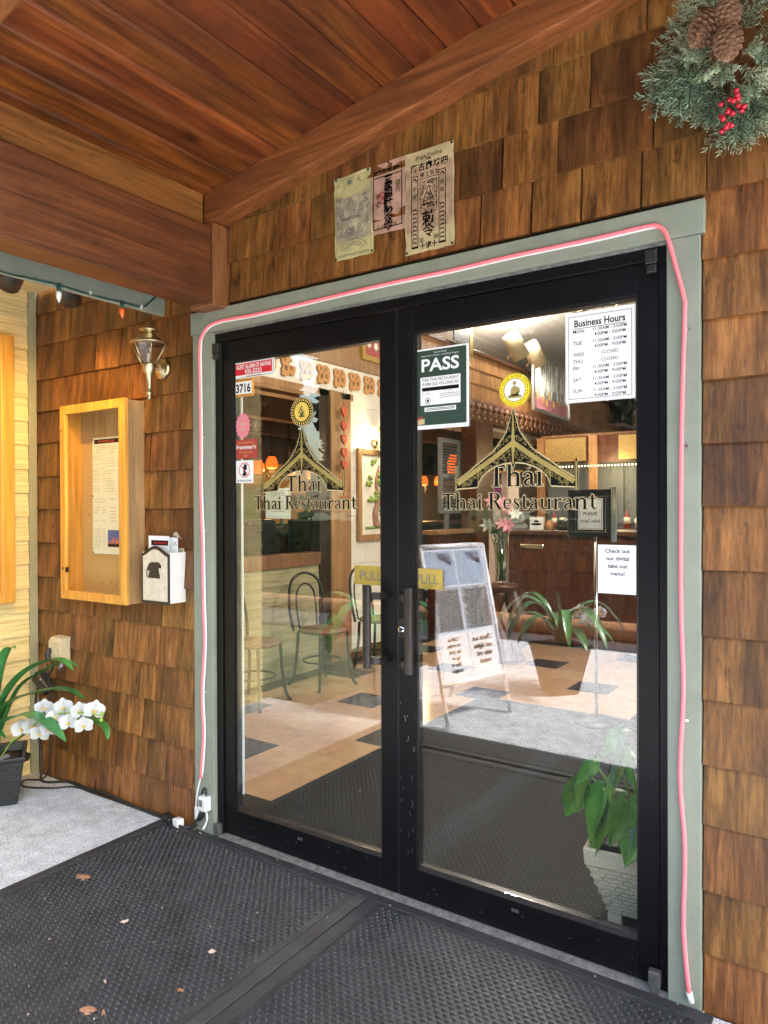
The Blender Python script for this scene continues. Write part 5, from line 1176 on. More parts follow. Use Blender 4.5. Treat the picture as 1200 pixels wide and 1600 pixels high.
# ------------------------------------------------------------------ beyond the porch (mirrored in the glass)
lg = tag(P(None, 'log_kerb', MB().tube([(-14, -6.1, .0), (14, -6.1, .0)], .11, 10), M['orgpaint']), 'long wooden log kerb across the far side of the drive', 'log')
def tree(x, y, h, r, seed, lab):
    rn = random.Random(seed); t = T('broad_tree', lab, 'tree', (x, y, -.14), group='trees across the parking lot')
    b = MB(); b.tube(spline([(x, y, -.14), (x + .1, y, h * .3), (x - .1, y, h * .65)]), [.26, .24, .22, .2, .18, .17, .16, .15, .14, .12, .1, .08, .06][:13], 8)
    for k in range(6):
        a = k * 1.1; b.tube([(x, y, h * (.3 + .05 * k)), (x + r * .6 * math.cos(a), y + r * .6 * math.sin(a), h * (.5 + .07 * k))], [.09, .03], 6)
    P(t, 'trunk', b, M['bark']); b = MB()
    for _ in range(4400):
        a, u_ = rn.random() * 6.28, rn.uniform(-1, 1); q = rn.random() ** .4 * r; s = math.sqrt(1 - u_ * u_)
        c = Vector((x + q * s * math.cos(a), y + q * s * math.sin(a), h * .56 + q * u_ * 1.25 + .3 * math.sin(a * 3)))
        e = Vector((rn.uniform(-1, 1), rn.uniform(-1, 1), rn.uniform(-.5, .5))).normalized() * .30; f = e.orthogonal().normalized() * .19
        b.add([c - e, c + f, c + e, c - f], [(0, 1, 2, 3)])
    P(t, 'crown', b, M['dark_leaf'])
TR = ((-9.5, -16, 7.5, 3.2), (-4.5, -17, 8, 3.4), (.5, -16.5, 7.2, 3.1), (5.5, -18, 8, 3.4), (11, -17, 8, 3.4), (-13.5, -21, 8.5, 3.0), (-28, -20, 9, 4.2), (-19.5, -17, 9, 3.3), (-24, -14, 9, 3.4), (-34, -16, 9, 4), (-17.0, -14.5, 8.5, 3.2))  # last four trees added to block the sky reflected in the doors
for i, (x, y, h, r) in enumerate(TR):
    tree(x, y, h, r, i + 30, ('low leafy tree across the drive', 'broad leafy tree across the drive', 'small leafy tree across the drive', 'tall leafy tree across the drive', 'tall leafy tree at one end across the drive', 'narrow leafy tree far back across the drive', 'wide leafy tree at the other end across the drive', 'added leafy tree beside the gap in the tree row', 'added leafy tree nearest the drive at the far end', 'last added leafy tree of the row across the drive', 'added leafy tree in the middle of the row nearest the drive')[i])
b = MB(); rn = random.Random(77)
for k in range(26): b.box(-30 + k * 1.9, -30 + k * 1.9 + 1.7, -8.4, -7.5, -.14, 1.2 + .3 * rn.random())
for _ in range(9000):
    c = Vector((rn.uniform(-30, 20), -7.2 + rn.uniform(-.35, .35), rn.uniform(-.12, 1.0) + rn.random() ** 2 * .7)); e = Vector((rn.uniform(-1, 1), rn.uniform(-1, 1), rn.uniform(-.2, 1))).normalized() * .075; f = e.orthogonal().normalized() * .035
    b.add([c - e, c + f, c + e, c - f], [(0, 1, 2, 3)])
o = P(None, 'hedge_shrubbery', b, M['dark_leaf']); o['kind'] = 'stuff'; o['label'] = 'low dark shrubbery behind the log kerb across the drive'; o['category'] = 'shrubbery'
# ------------------------------------------------------------------ indoors: shell
XP = -2.62
S('indoor_ceiling', MB().prism([(-5.8, 3.47), (4.2, 5.18), (4.2, 5.28), (-5.8, 3.57)], (0, 13, 0), X, Z, 12.86), M['white_ceil'])
cl = bpy.data.objects['indoor_ceiling']
xs = -5.6; k = 0
while xs < 1.2:                                   # painted ceiling boards
    x1 = xs + .145; zc = lambda x: 3.46 + .171 * (x + 5.8)
    P(cl, 'ceiling_plank', MB().prism([(xs + .003, zc(xs + .003)), (x1 - .003, zc(x1 - .003)), (x1 - .003, zc(x1) + .03), (xs + .003, zc(xs) + .03)], (0, 12.8, 0), X, Z, 12.6), M['white_ceil'], .003); xs = x1
S('rear_wall', MB().box(-7, 4.2, 12.9, 13.1, 0, 5.3), M['white_lap'])
rw = S('right_wall', MB().box(4.05, 4.2, .121, 13, 0, .9).box(4.05, 4.2, .121, 13, 2.5, 5.3).box(4.05, 4.2, .121, 1.0, .9, 2.5).box(4.05, 4.2, 4, 4.6, .9, 2.5).box(4.05, 4.2, 6.2, 13, .9, 2.5), M['white_lap'])  # unseen wall; window openings added to let daylight in
S('bar_room_wall', MB().box(-5.75, -5.6, .3, 13, 0, 2.06), M['yellow_wall'])
S('bar_room_side_wall', MB().box(-5.6, -2.7, .25, .3, 0, 3.2), M['yellow_wall'])
S('bar_room_upper_wall', MB().box(-5.75, -5.5, .3, 13, 2.061, 3.6), M['darkbrown'])
S('bar_room_ceiling', MB().box(-5.75, -2.71, .3, 13, 2.75, 2.85), M['brown'])
fl = S('indoor_floor', MB().box(-5.6, 4.05, .095, 12.9, -.0035, .0), M['darkbrown'])
tp = .32
for i in range(-5, 8):
    for j in range(-2, 16):
        x0, y0 = -1.47 + tp * i, .70 + tp * j
        if x0 < XP - .05 or y0 < .02 or y0 > 4.9: continue
        if x0 > -.86 and y0 + tp < 2.7: continue     # wholly under the mats
        blk = (i % 2 == 1) and ((i % 4 == 3 and j % 4 == 0) or (i % 4 == 1 and j % 4 == 2))
        P(fl, 'tile', MB().box(x0 + .0006, x0 + tp - .0006, max(.096, y0 + .0006), y0 + tp - .0006, .0001, .004 + R(0, .0003)), M['tileb' if blk else 'tile'])
mat_('black indoor entrance mat just inside the glass doors', -.930, 1.6, .11, 1.425, M['rubber2'], .004, .027, .017, nh=.0022)
mat_('black indoor entrance mat farther in with one edge near the wait sign', -.955, 1.6, 1.475, 2.68, M['rubber2'], .004, .027, .017, nh=.0022)

# ------------------------------------------------------------------ bar partition on the left
bp = T('bar_partition', 'buff lap sided half wall with an opening into the dark bar room', 'partition', (XP, 2, 0))
z = .0
while z < .92:
    P(bp, 'lap_board', MB().prism([(XP - .02, z), (XP + .012, z), (XP + .002, z + .157), (XP - .02, z + .157)], (0, 2.79, 0), X, Z, 2.4), M['lap_in'], .0015); z += .155
P(bp, 'sill_board', MB().box(XP - .12, XP + .03, .4, 2.79, .93, 1.04), M['brown'], .004)
P(bp, 'dark_post', MB().box(XP - .09, XP + .02, 2.79, 2.935, 0, 2.5), M['darkbrown'], .004)
P(bp, 'tan_post', MB().box(XP - .10, XP + .035, 2.94, 3.10, 0, 2.5), M['tanwood'], .004)
P(bp, 'tan_post', MB().box(XP - .10, XP + .02, 3.104, 3.26, 0, 2.5), M['tanwood'], .004)
P(bp, 'soffit_board', MB().box(XP - .12, XP + .004, .3, 4.4, 2.502, 2.742), M['white_lap'], .003)
P(bp, 'casing', MB().box(XP - .12, XP + .02, .3, 3.3, 2.44, 2.50), M['tanwood'], .003)
y = .35
while y < 4.4:
    P(bp, 'upper_panel', MB().box(XP - .1, XP + .006, y + .002, y + .398, 2.745, 3.31), M['plyw'], .002); y += .4
# ceiling beams and dark lid of the bar room seen through the opening
for k, (x, z0, z1, m) in enumerate(((-3.3, 2.52, 2.72, 'tanwood'), (-4.0, 2.40, 2.70, 'brown'), (-4.8, 2.35, 2.7, 'darkbrown'))):
    P(bp, 'bar_beam', MB().box(x - .08, x + .08, .4, 12.6, z0, z1), M[m], .004)
ev = T('carved_valance', 'row of cut wood elephant scallops hung above the bar opening', 'valance', (XP + .03, 2, 2.6))
el = [(-.095, .055), (-.085, .075), (-.05, .085), (-.015, .07), (.02, .085), (.06, .08), (.09, .055), (.098, .02), (.095, -.04), (.08, -.075), (.045, -.08), (.01, -.06), (-.005, -.085), (-.05, -.095), (-.085, -.08), (-.085, -.03), (-.065, .0), (-.085, .02)]
for k in range(13):
    y = .96 + k * .236; b = MB()
    b.prism([(p[0] * .92, p[1]) for p in el], (XP + .012, y, 2.627), Y, Z, .018)
    o = P(ev, 'elephant_scallop', b, M['valance'], .003)
    b = MB()
    for q_ in ((-.03, -.02, .022), (.035, -.015, .02), (-.045, .045, .012), (.03, .045, .014), (0, .02, .01)): b.sheet([(q_[2] * math.cos(a * .785), q_[2] * 1.25 * math.sin(a * .785)) for a in range(8)], (XP + .0306, y + q_[0], 2.627 + q_[1]), Y, Z)
    P(o, 'carved_recess', b, M['brown'])
# white wall with lap boards beyond the posts
ww = T('white_side_wall', 'white lap sided wall between the tan posts and the second bar opening', 'wall', (XP, 3.8, 0))
z = 0
while z < 2.48:
    P(ww, 'lap_board', MB().prism([(XP - .1, z), (XP + .008, z), (XP, z + .152), (XP - .1, z + .152)], (0, 4.42, 0), X, Z, 1.155), M['white_lap'], .0015); z += .150
P(ww, 'baseboard', MB().box(XP - .1, XP + .014, 3.265, 4.42, 0, .09), M['brown'], .003)
pf = T('tree_picture', 'wood framed relief picture of a green leafed tree on the white wall', 'picture', (XP + .03, 3.8, 1.1))
for y0, y1, z0, z1 in ((3.35, 3.405, 1.11, 2.0), (4.22, 4.275, 1.11, 2.0), (3.405, 4.22, 1.11, 1.17), (3.405, 4.22, 1.945, 2.0)):
    P(pf, 'frame', MB().box(XP + .01, XP + .045, y0, y1, z0, z1), M['tanwood'], .004)
P(pf, 'backing', MB().box(XP + .009, XP + .018, 3.405, 4.22, 1.17, 1.945), M['buff'])
P(pf, 'tree_trunk', MB().tube(spline([(XP + .024, 3.66, 1.25), (XP + .026, 3.64, 1.38), (XP + .024, 3.70, 1.52), (XP + .024, 3.66, 1.68), (XP + .024, 3.72, 1.85)]), [.045, .042, .04, .036, .034, .034, .034, .032, .03, .028, .027, .026, .025, .024, .022, .02, .018, .017, .016, .015, .014, .013, .012, .01, .008][:25], 7), M['valance2'])
b = MB(); rn = random.Random(14)
for _ in range(26):
    z = rn.uniform(1.36, 1.9); y = 3.66 + rn.uniform(-.16, .2)
    for q_ in range(4): b.ball((XP + .026 + rn.uniform(0, .008), y + rn.uniform(-.035, .035), z + rn.uniform(-.03, .03)), rn.uniform(.016, .028), 7, .8)
for q_ in range(12): b.ball((XP + .024, 3.5 + q_ * .03, 1.235), .015, 6)
P(pf, 'tree_leaves', b, M['treeg'])
sn = T('wall_sconce', 'lit brass wall sconce above the tree picture', 'wall lamp', (XP + .02, 3.66, 2.05))
P(sn, 'back_plate', MB().lathe((XP + .012, 3.66, 2.06), [(.05, 0), (.045, .015), (.02, .02), (.0001, .022)], 14, X), M['brass'])
P(sn, 'arm', MB().tube(spline([(XP + .03, 3.66, 2.05), (XP + .09, 3.66, 1.96), (XP + .12, 3.66, 2.0)]), .008, 8), M['brass'])
P(sn, 'cage', MB().lathe((XP + .12, 3.66, 2.0), [(.02, 0), (.04, .02), (.045, .03), (.012, .035)], 12).lathe((XP + .12, 3.66, 2.19), [(.06, 0), (.05, .03), (.012, .06), (.0001, .1)], 12), M['brass'])
P(sn, 'glass_chimney', MB().lathe((XP + .12, 3.66, 2.03), [(.045, 0), (.055, .08), (.05, .16)], 12), M['lglass'])
P(sn, 'bulb', MB().lathe((XP + .12, 3.66, 2.04), [(.01, 0), (.022, .04), (.02, .07), (.0001, .11)], 10), M['bulb'])
lamp_light('sconce_lamp', sn, (XP + .20, 3.66, 2.10), 2.4, (1, .74, .42), .05)
hg = T('heart_garland', 'string of red clay hearts hanging in front of the tan posts', 'garland', (-2.5, 3.02, 2.4))
P(hg, 'cord', MB().tube([(-2.5, 3.02, 2.50), (-2.5, 3.02, 1.72)], .003, 5), M['brown'])
for k, z in enumerate((2.30, 2.17, 2.05, 1.93, 1.82)):
    hp = [(0, -.045), (.03, -.02), (.045, .015), (.036, .042), (.014, .046), (0, .03), (-.014, .046), (-.036, .042), (-.045, .015), (-.03, -.02)]
    P(hg, 'heart', MB().prism(hp, (-2.512, 3.02, z), Y, Z, .024), M['heartred'], .004)
gp = T('gilt_picture', 'gilt framed dark picture high on the plywood panel', 'picture', (XP + .03, 3.7, 2.9))
for y0, y1, z0, z1 in ((3.42, 3.47, 2.86, 3.28), (4.0, 4.05, 2.86, 3.28), (3.47, 4.0, 2.86, 2.91), (3.47, 4.0, 3.23, 3.28)): P(gp, 'frame', MB().box(XP + .008, XP + .045, y0, y1, z0, z1), M['golds'], .005)
P(gp, 'canvas', MB().box(XP + .008, XP + .02, 3.47, 4.0, 2.91, 3.23), M['maroonv'])
b = MB()
for y, z in ((3.56, 3.03), (3.68, 3.02), (3.80, 3.03), (3.91, 3.02)): b.lathe((XP + .0205, y, z), [(.045, 0), (.02, .003), (.0001, .003)], 7, X)
P(gp, 'pale_figures', b, M['buff'])

# ------------------------------------------------------------------ bar room
for k, (y, z) in enumerate(((3.67, 1.90), (3.89, 1.96), (4.19, 1.90), (4.61, 1.87), (4.78, 1.91), (7.24, 1.85), (7.69, 1.86))):
    t = T('pendant_lamp', ('leftmost amber pendant lamp seen through the left door', 'second amber pendant from the left in the left door', 'third amber pendant from the left in the left door', 'fourth amber pendant from the left in the left door', 'fifth amber pendant, nearest the tan posts in the left door', 'left one of two small amber pendants below the pass placard', 'right one of two small amber pendants below the pass placard')[k], 'pendant lamp', (-4.2, y, z + .8), group='amber pendant lamps over the bar')
    P(t, 'cord', MB().tube([(-4.2, y, 2.42), (-4.2, y, z + .09)], .005, 5), M['blackp'])
    P(t, 'cap', MB().lathe((-4.2, y, z + .06), [(.035, 0), (.03, .02), (.01, .035)], 10), M['blackp'])
    P(t, 'glass_shade', MB().lathe((-4.2, y, z - .08), [(.055, 0), (.068, .03), (.066, .08), (.05, .12), (.035, .14)], 14), M['amber'])
    if k in (1, 3, 5): lamp_light('pendant_bulb', t, (-4.2, y, z - .14), 3.5, (1, .55, .22), .05)
t = T('pendant_lamp', 'amber glass pendant lamp hanging nearest in the second bar opening', 'pendant lamp', (-2.95, 5.85, 2.6))
P(t, 'cord', MB().tube([(-2.95, 5.9, 2.5), (-2.95, 5.9, 2.12)], .005, 5), M['blackp']); P(t, 'cap', MB().lathe((-2.95, 5.9, 2.09), [(.04, 0), (.01, .04)], 10), M['blackp'])
P(t, 'glass_shade', MB().lathe((-2.95, 5.9, 1.86), [(.06, 0), (.082, .05), (.08, .14), (.06, .2), (.04, .235)], 14), M['amber'])
bc = T('bar_counter', 'long bar with a reddish wood top in the dark bar room', 'bar counter', (-3.75, 5, 0))
P(bc, 'counter_top', MB().box(-4.05, -3.5, 1.6, 9.5, 1.19, 1.24), M['mahog'], .006); P(bc, 'counter_front', MB().box(-3.95, -3.62, 1.6, 9.5, 0, 1.189), M['darkbrown'])
for k, y in enumerate((1.75, 2.48, 3.04, 5.05)):
    t = T('bar_chair', ('black leather bar chair nearest the entrance wall', 'leftmost black bar chair seen through the left door', 'second black bar chair in view through the left door', 'black leather bar chair behind the second opening')[k], 'bar chair', (-3.25, y, 0), group='black leather bar chairs')
    b = MB(); b.cbox((-3.05, y, 1.08), (.07, .36, .50), Euler((0, .12, 0)).to_matrix()); P(t, 'backrest', b, M['leather'], .03)
    P(t, 'seat', MB().box(-3.44, -3.04, y - .19, y + .19, .70, .80), M['leather'], .025)
    for dx in (-3.41, -3.08):
        for dy in (-.16, .16): P(t, 'leg', MB().box(dx - .018, dx + .018, y + dy - .018, y + dy + .018, 0, .70), M['blackp'])
    P(t, 'foot_rail', MB().box(-3.42, -3.40, y - .15, y + .15, .28, .31), M['blackp'])
wp = T('wood_framed_picture', 'carved wood framed leafy picture on the yellow bar wall', 'picture', (-5.58, 4.9, 1.3))
for y0, y1, z0, z1 in ((4.55, 4.63, 1.22, 1.72), (5.13, 5.21, 1.22, 1.72), (4.45, 5.31, 1.17, 1.25), (4.45, 5.31, 1.68, 1.76)): P(wp, 'frame', MB().box(-5.60, -5.55 - (.01 if y1 - y0 > .5 else 0), y0, y1, z0, z1), M['mahog'], .004)
P(wp, 'canvas', MB().box(-5.599, -5.585, 4.63, 5.13, 1.25, 1.68), M['fern'])
wd = T('wine_rack', 'small dark wood bottle rack on the yellow bar wall', 'rack', (-5.5, 10.6, 1.2))
P(wd, 'case', MB().box(-5.59, -5.4, 10.2, 11.1, 1.18, 1.55), M['mahog'], .005)
for k in range(4): P(wd, 'bottle_end', MB().lathe((-5.4, 10.35 + .2 * k, 1.36), [(.06, 0), (.05, .02), (.0001, .02)], 8, X), M['maroonv'])
pl = T('bar_plant', 'small spiky plant in a dark pot on the bar', 'plant', (-3.75, 4.0, 1.24))
P(pl, 'pot', MB().lathe((-3.75, 3.95, 1.241), [(.07, 0), (.10, .14), (.09, .15)], 12), M['blackp'])
for pts, wf, mt in rosette((-3.75, 3.95, 1.38), 14, .28, 12, 1.2): P(pl, 'leaf', strap(MB(), pts, .02 * wf), M['strap'])
fg = T('dark_hat_lamp', 'dark domed lamp shade on the bar', 'lamp', (-3.7, 3.5, 1.24))
P(fg, 'base', MB().lathe((-3.7, 3.5, 1.241), [(.07, 0), (.06, .02), (.015, .03), (.015, .27)], 10), M['blackp']); P(fg, 'shade', MB().lathe((-3.7, 3.5, 1.50), [(.2, 0), (.17, .06), (.08, .10), (.0001, .11)], 14), M['blackp'])

# ------------------------------------------------------------------ second bar opening and the shingled header
hd = T('shingled_header', 'indoor header clad in pale cedar shingles above the second bar opening', 'header wall', (-2.55, 8, 2.7))
P(hd, 'core', MB().box(-2.75, -2.566, 4.42, 12.8, 2.50, 3.34), M['brown'])
for r_ in range(3):
    y = 4.44; z0 = 2.765 + r_ * .178
    while y < 12.7:
        w_ = R(.12, .24) * (1 if y < 8.5 else 1.6)
        P(hd, 'shingle', MB().prism([(0, z0), (.014, z0), (.006, z0 + .182), (0, z0 + .182)], (-2.565, y + w_ - .004, 0), X, Z, w_ - .006), M['shin_in']); y += w_
P(hd, 'cap_board', MB().box(-2.57, -2.53, 4.43, 12.7, 3.302, 3.345), M['mahog'], .003)
lv_ = T('lattice_valance', 'pinkish carved lattice valance under the shingled header', 'valance', (-2.54, 8, 2.64))
P(lv_, 'top_rail', MB().box(-2.562, -2.54, 4.44, 12.6, 2.735, 2.762), M['valance2'])
y = 4.5
while y < 12.5:
    b = MB()
    for a, e in (((-.07, .1), (.07, -.08)), ((.07, .1), (-.07, -.08)), ((-.07, .1), (0, .0)), ((0, .1), (0, -.10)), ((-.05, -.02), (.05, -.02)), ((-.07, .04), (.07, .04))):
        b.tube([(-2.551, y + a[0], 2.64 + a[1]), (-2.551, y + e[0], 2.64 + e[1])], .013, 4)
    b.ball((-2.551, y, 2.535), .022, 6); P(lv_, 'lattice_scallop', b, M['valance2']); y += .165
P(hd, 'inner_soffit', MB().box(-3.2, -2.76, 4.42, 12.8, 2.46, 2.50), M['white_lap'])
pst = tag(P(None, 'maroon_post', MB().box(-2.74, -2.53, 5.72, 6.18, 0, 2.50), M['mahog'], .006), 'dark maroon wood post at the end of the second bar opening', 'post')
sh = T('grey_shutter', 'grey louvred shutter standing in the second bar opening', 'shutter', (-2.7, 5.4, 1.3))
for y0, y1, z0, z1 in ((5.24, 5.29, 1.36, 2.26), (5.70, 5.75, 1.36, 2.26), (5.29, 5.70, 1.36, 1.41), (5.29, 5.70, 2.21, 2.26), (5.29, 5.70, 1.78, 1.83)): P(sh, 'frame', MB().box(-2.80, -2.76, y0, y1, z0, z1), M['greyl'])
for k in range(23):
    z = 1.425 + k * .0345
    if abs(z - 1.80) > .03: P(sh, 'slat', MB().cbox((-2.78, 5.495, z), (.034, .41, .006), Euler((0, .6, 0)).to_matrix()), M['greyl'])
P(sh, 'support_post', MB().box(-2.80, -2.76, 5.38, 5.44, 0, 1.355), M['greyl'])
lo = T('low_bar_wall', 'dark paneled half wall below the second bar opening', 'partition', (-2.62, 5.1, 0))
P(lo, 'panel', MB().box(-2.72, -2.60, 4.83, 5.71, 0, 1.12), M['mahog'], .004); P(lo, 'ledge', MB().box(-2.78, -2.56, 4.83, 5.71, 1.121, 1.17), M['tanwood'], .004)
bn = T('black_banner', 'tall black hanging with gold edges in front of the white ceiling', 'banner', (-2.5, 5.5, 3.2))
P(bn, 'cloth', MB().box(-2.545, -2.53, 5.10, 5.52, 3.20, 3.30).box(-2.545, -2.53, 5.10, 5.52, 3.305, 3.75) if False else MB().box(-2.52, -2.505, 5.12, 5.50, 3.355, 3.80), M['leather']); P(bn, 'gold_edge', MB().box(-2.52, -2.503, 5.51, 5.58, 3.25, 3.80), M['golds'])
P(bn, 'stand', MB().box(-2.524, -2.506, 5.2, 5.45, 3.346, 3.354), M['blackp'])
gb = T('gold_ornament_box', 'gold panel ornament standing on the header behind the pass placard', 'ornament', (-2.5, 4.3, 3.3))
P(gb, 'panel', MB().box(-2.55, -2.5, 4.15, 4.52, 3.346, 3.60), M['golds'], .006); P(gb, 'end_post', MB().box(-2.55, -2.5, 4.525, 4.62, 3.346, 3.62), M['blackp'])
for k, (y, lab, dd_) in enumerate(((6.5, 'cream cylinder spotlight on the header left of the framed print', (.35, .15, -.9)), (7.12, 'cream cylinder spotlight half hidden behind the framed print', (.5, .3, -.8)))):
    d = Vector((.25, .52, -.80)).normalized(); c = Vector((-2.36, y, 3.52)); t = T('cylinder_spotlight', lab, 'spotlight', tuple(c))
    P(t, 'lamp_can', MB().lathe(c - d * .17, [(.0001, 0), (.10, 0), (.115, .02), (.115, .34), (.105, .34), (.10, .2), (.0001, .2)], 18, d), M['spotc'], 0)
    P(t, 'stem', MB().tube([c, c + Vector((-.12, 0, -.16))], .014, 8), M['chrome'])
    P(t, 'lamp_face', MB().lathe(c + d * .05, [(.098, 0), (.0001, .002)], 16, d), M['bulb'])
    lamp_light('ceiling_fill', t, c - d * .34 + Vector((.1, -.1, .05)), 14, (1, .9, .78), .12)  # added unseen light behind each can to brighten the ceiling
    lamp_light('can_lamp', t, c + d * .2, 15, (1, .84, .66), .08, 120, d, .7)
fp = T('framed_print', 'large silver framed print of a bright hall with a reddish floor', 'picture', (-2.3, 7.9, 2.9))
QF = Matrix.Translation((-2.42, 7.88, 3.17)) @ Euler((0, 0, .04)).to_matrix().to_4x4()
b = MB(QF)
for y0, y1, z0, z1 in ((-.80, -.75, -.42, .42), (.75, .80, -.42, .42), (-.75, .75, -.42, -.37), (-.75, .75, .37, .42)): b.box(0, .04, y0, y1, z0, z1)
P(fp, 'frame', b, M['steel'], .005)
P(fp, 'print_area', MB(QF).box(.002, .014, -.75, .75, -.2, .37), M['silver']); P(fp, 'floor_print', MB(QF).box(.002, .014, -.75, .75, -.37, -.2), M['flowerp'])
b = MB(QF); rn = random.Random(4)
for k in range(60):
    y = rn.uniform(-.72, .72); b.box(.0142, .016, y, y + rn.uniform(.008, .03), rn.uniform(-.2, .0), rn.uniform(.05, .36))
P(fp, 'column_print', b, M['white_al'])
b = MB(QF)
for y, z in ((-.6, -.2), (-.35, -.22), (-.1, -.15), (.1, -.24), (-.2, -.25), (.3, -.2)): b.box(.0162, .018, y - .025, y + .025, z - .04, z + .05)
P(fp, 'candle_print', b, M['lip'])
eh = T('elephant_figure', 'black carved elephant standing on the shingled header', 'sculpture', (-2.4, 11.6, 3.35))
b = MB(); C0 = Vector((-2.45, 11.45, 3.0))
b.smooth = True
b.lathe(C0 + Vector((0, -.28, .33)), [(.0001, -.05), (.13, 0), (.19, .14), (.20, .34), (.16, .5), (.0001, .58)], 14, Y)
b.lathe(C0 + Vector((0, .30, .38)), [(.0001, -.02), (.12, .03), (.13, .14), (.08, .24), (.0001, .28)], 12, Y)
b.tube(spline([C0 + Vector((0, .52, .36)), C0 + Vector((0, .62, .22)), C0 + Vector((0, .62, .06)), C0 + Vector((0, .70, .02))]), [.07, .066, .062, .058, .056, .054, .052, .05, .046, .044, .042, .04, .038, .034, .03, .03, .028, .026, .024][:19], 8)
for dx in (-.1, .1):
    for dy in (-.16, .2): b.tube([C0 + Vector((dx, dy, .3)), C0 + Vector((dx, dy, .05)), C0 + Vector((dx, dy, -.04))], [.085, .07, .078], 9)
    b.lathe(C0 + Vector((dx * 1.35, .34, .37)), [(.0001, -.02), (.11, -.01), (.12, .01), (.0001, .02)], 10, Vector((1 if dx > 0 else -1, -.4, 0)))
P(eh, 'body', b, M['stone'] if False else M['leather'])
for dx in (-.06, .06): P(eh, 'tusk', MB().tube(spline([C0 + Vector((dx, .52, .26)), C0 + Vector((dx, .62, .2)), C0 + Vector((dx, .68, .24))]), .014, 6), M['ivory'])
P(eh, 'plinth', MB().box(-2.6, -2.3, 11.1, 12.1, 2.90, 2.958), M['mahog'])
# ------------------------------------------------------------------ front counter and back bar
ct = T('front_counter', 'dark mahogany paneled front counter with a red brown top', 'counter', (-.2, 5.3, 0))
P(ct, 'carcass', MB().box(-1.74, 1.6, 4.92, 5.45, 0, 1.145), M['darkbrown'])
P(ct, 'counter_top', MB().box(-1.80, 1.66, 4.84, 5.55, 1.146, 1.19), M['mahog'], .008)
for r_ in range(6):
    x = -1.74
    while x < .6:
        w_ = R(.13, .24); z0 = .04 + r_ * .184
        P(ct, 'panel_shingle', MB().prism([(0, z0), (.016, z0), (.006, z0 + .19), (0, z0 + .19)][::-1], (x, 4.9195, 0), -Y, Z, w_ - .004) if False else MB().add([(x, 4.919, z0), (x + w_ - .004, 4.919, z0), (x + w_ - .004, 4.903, z0), (x, 4.903, z0), (x, 4.919, z0 + .184), (x + w_ - .004, 4.919, z0 + .184), (x + w_ - .004, 4.912, z0 + .184), (x, 4.912, z0 + .184)], [(0, 1, 2, 3), (4, 7, 6, 5), (0, 4, 5, 1), (1, 5, 6, 2), (2, 6, 7, 3), (3, 7, 4, 0)]), M['mahog']); x += w_
P(ct, 'chrome_handle', MB().box(-1.60, -1.34, 4.875, 4.902, 1.0, 1.045), M['chrome'], .008)
cu = tag(P(None, 'white_panel', MB().box(-2.02, -1.76, 5.0, 5.04, 0, 1.25), M['pinkish'], .004), 'pinkish white panel standing at the left end of the front counter', 'panel')
bu = T('buddha_statue', 'small grey stone seated figure on the front counter', 'statue', (-1.70, 5.05, 1.19))
C0 = Vector((-1.72, 5.05, 1.1905))
P(bu, 'body', MB().lathe(C0, [(.13, 0), (.135, .03), (.11, .06), (.07, .075), (.075, .12), (.085, .16), (.06, .185), (.025, .195), (.022, .21)], 14).ball(C0 + Z * .25, .045, 12, 1.15).ball(C0 + Z * .303, .02, 8), M['stone'])
P(bu, 'plinth_arm', MB().tube(spline([C0 + Vector((-.08, -.02, .15)), C0 + Vector((-.10, -.06, .09)), C0 + Vector((0, -.10, .07)), C0 + Vector((.10, -.06, .09)), C0 + Vector((.08, -.02, .15))]), .022, 8), M['stone'])
cd = T('card_holder', 'white card holder standing beside the seated figure', 'card holder', (-1.48, 5.03, 1.19))
P(cd, 'card_block', MB().box(-1.55, -1.40, 5.02, 5.06, 1.1905, 1.325), M['paper'], .003); P(cd, 'card_mark', MB().box(-1.53, -1.42, 5.017, 5.0195, 1.24, 1.26).box(-1.50, -1.45, 5.017, 5.0195, 1.27, 1.29), M['ink'])
jr = T('spice_jar', 'small jar and dark tray by the card holder', 'jar', (-1.33, 5.05, 1.19))
P(jr, 'jar_body', MB().lathe((-1.34, 5.06, 1.1905), [(.04, 0), (.045, .06), (.03, .08), (.03, .10), (.0001, .10)], 12), M['valance']); P(jr, 'tray', MB().lathe((-1.14, 5.1, 1.1905), [(.13, 0), (.15, .03), (.11, .10), (.0001, .13)], 14), M['blackp'])
bw = T('back_bar', 'back bar of wood shelves and posts under a strip of small lights', 'shelving', (-1, 7.6, 0))
P(bw, 'back_panel', MB().box(-2.42, 1.8, 7.75, 7.8, 0, 2.42), M['greyl']); P(bw, 'fascia', MB().box(-2.42, 1.8, 7.48, 7.52, 2.03, 2.40), M['mahog']); P(bw, 'top_shelf', MB().box(-2.42, 1.8, 7.5, 7.75, 2.40, 2.43), M['brown'])
P(bw, 'lower_cabinet', MB().box(-2.42, 1.8, 7.3, 7.75, 0, 1.15), M['mahog'])
for x in (-2.40, -1.66, -.6): P(bw, 'post', MB().box(x - .055, x + .055, 7.44, 7.479, 1.15, 2.40), M['shin_in'])
for x0, x1 in ((-2.34, -1.76), (-1.32, -.72)): P(bw, 'gilded_panel', MB().box(x0, x1, 7.455, 7.479, 2.06, 2.38), M['goldcarve'])
for x in (-2.1, -1.86, -1.5, -1.26, -1.0, -.8): P(bw, 'pale_panel', MB().box(x, x + .17, 7.72, 7.745, 1.2, 2.0), M['lap_in' if int(x * 100) % 3 else 'greyl'], .003)
b = MB(); x = -2.44
while x < .3: b.ball((x, 7.44, 1.985), .011, 6); x += .045
o = P(bw, 'light_strip', b, M['ledm']); o['kind'] = 'stuff'
rn = random.Random(40)
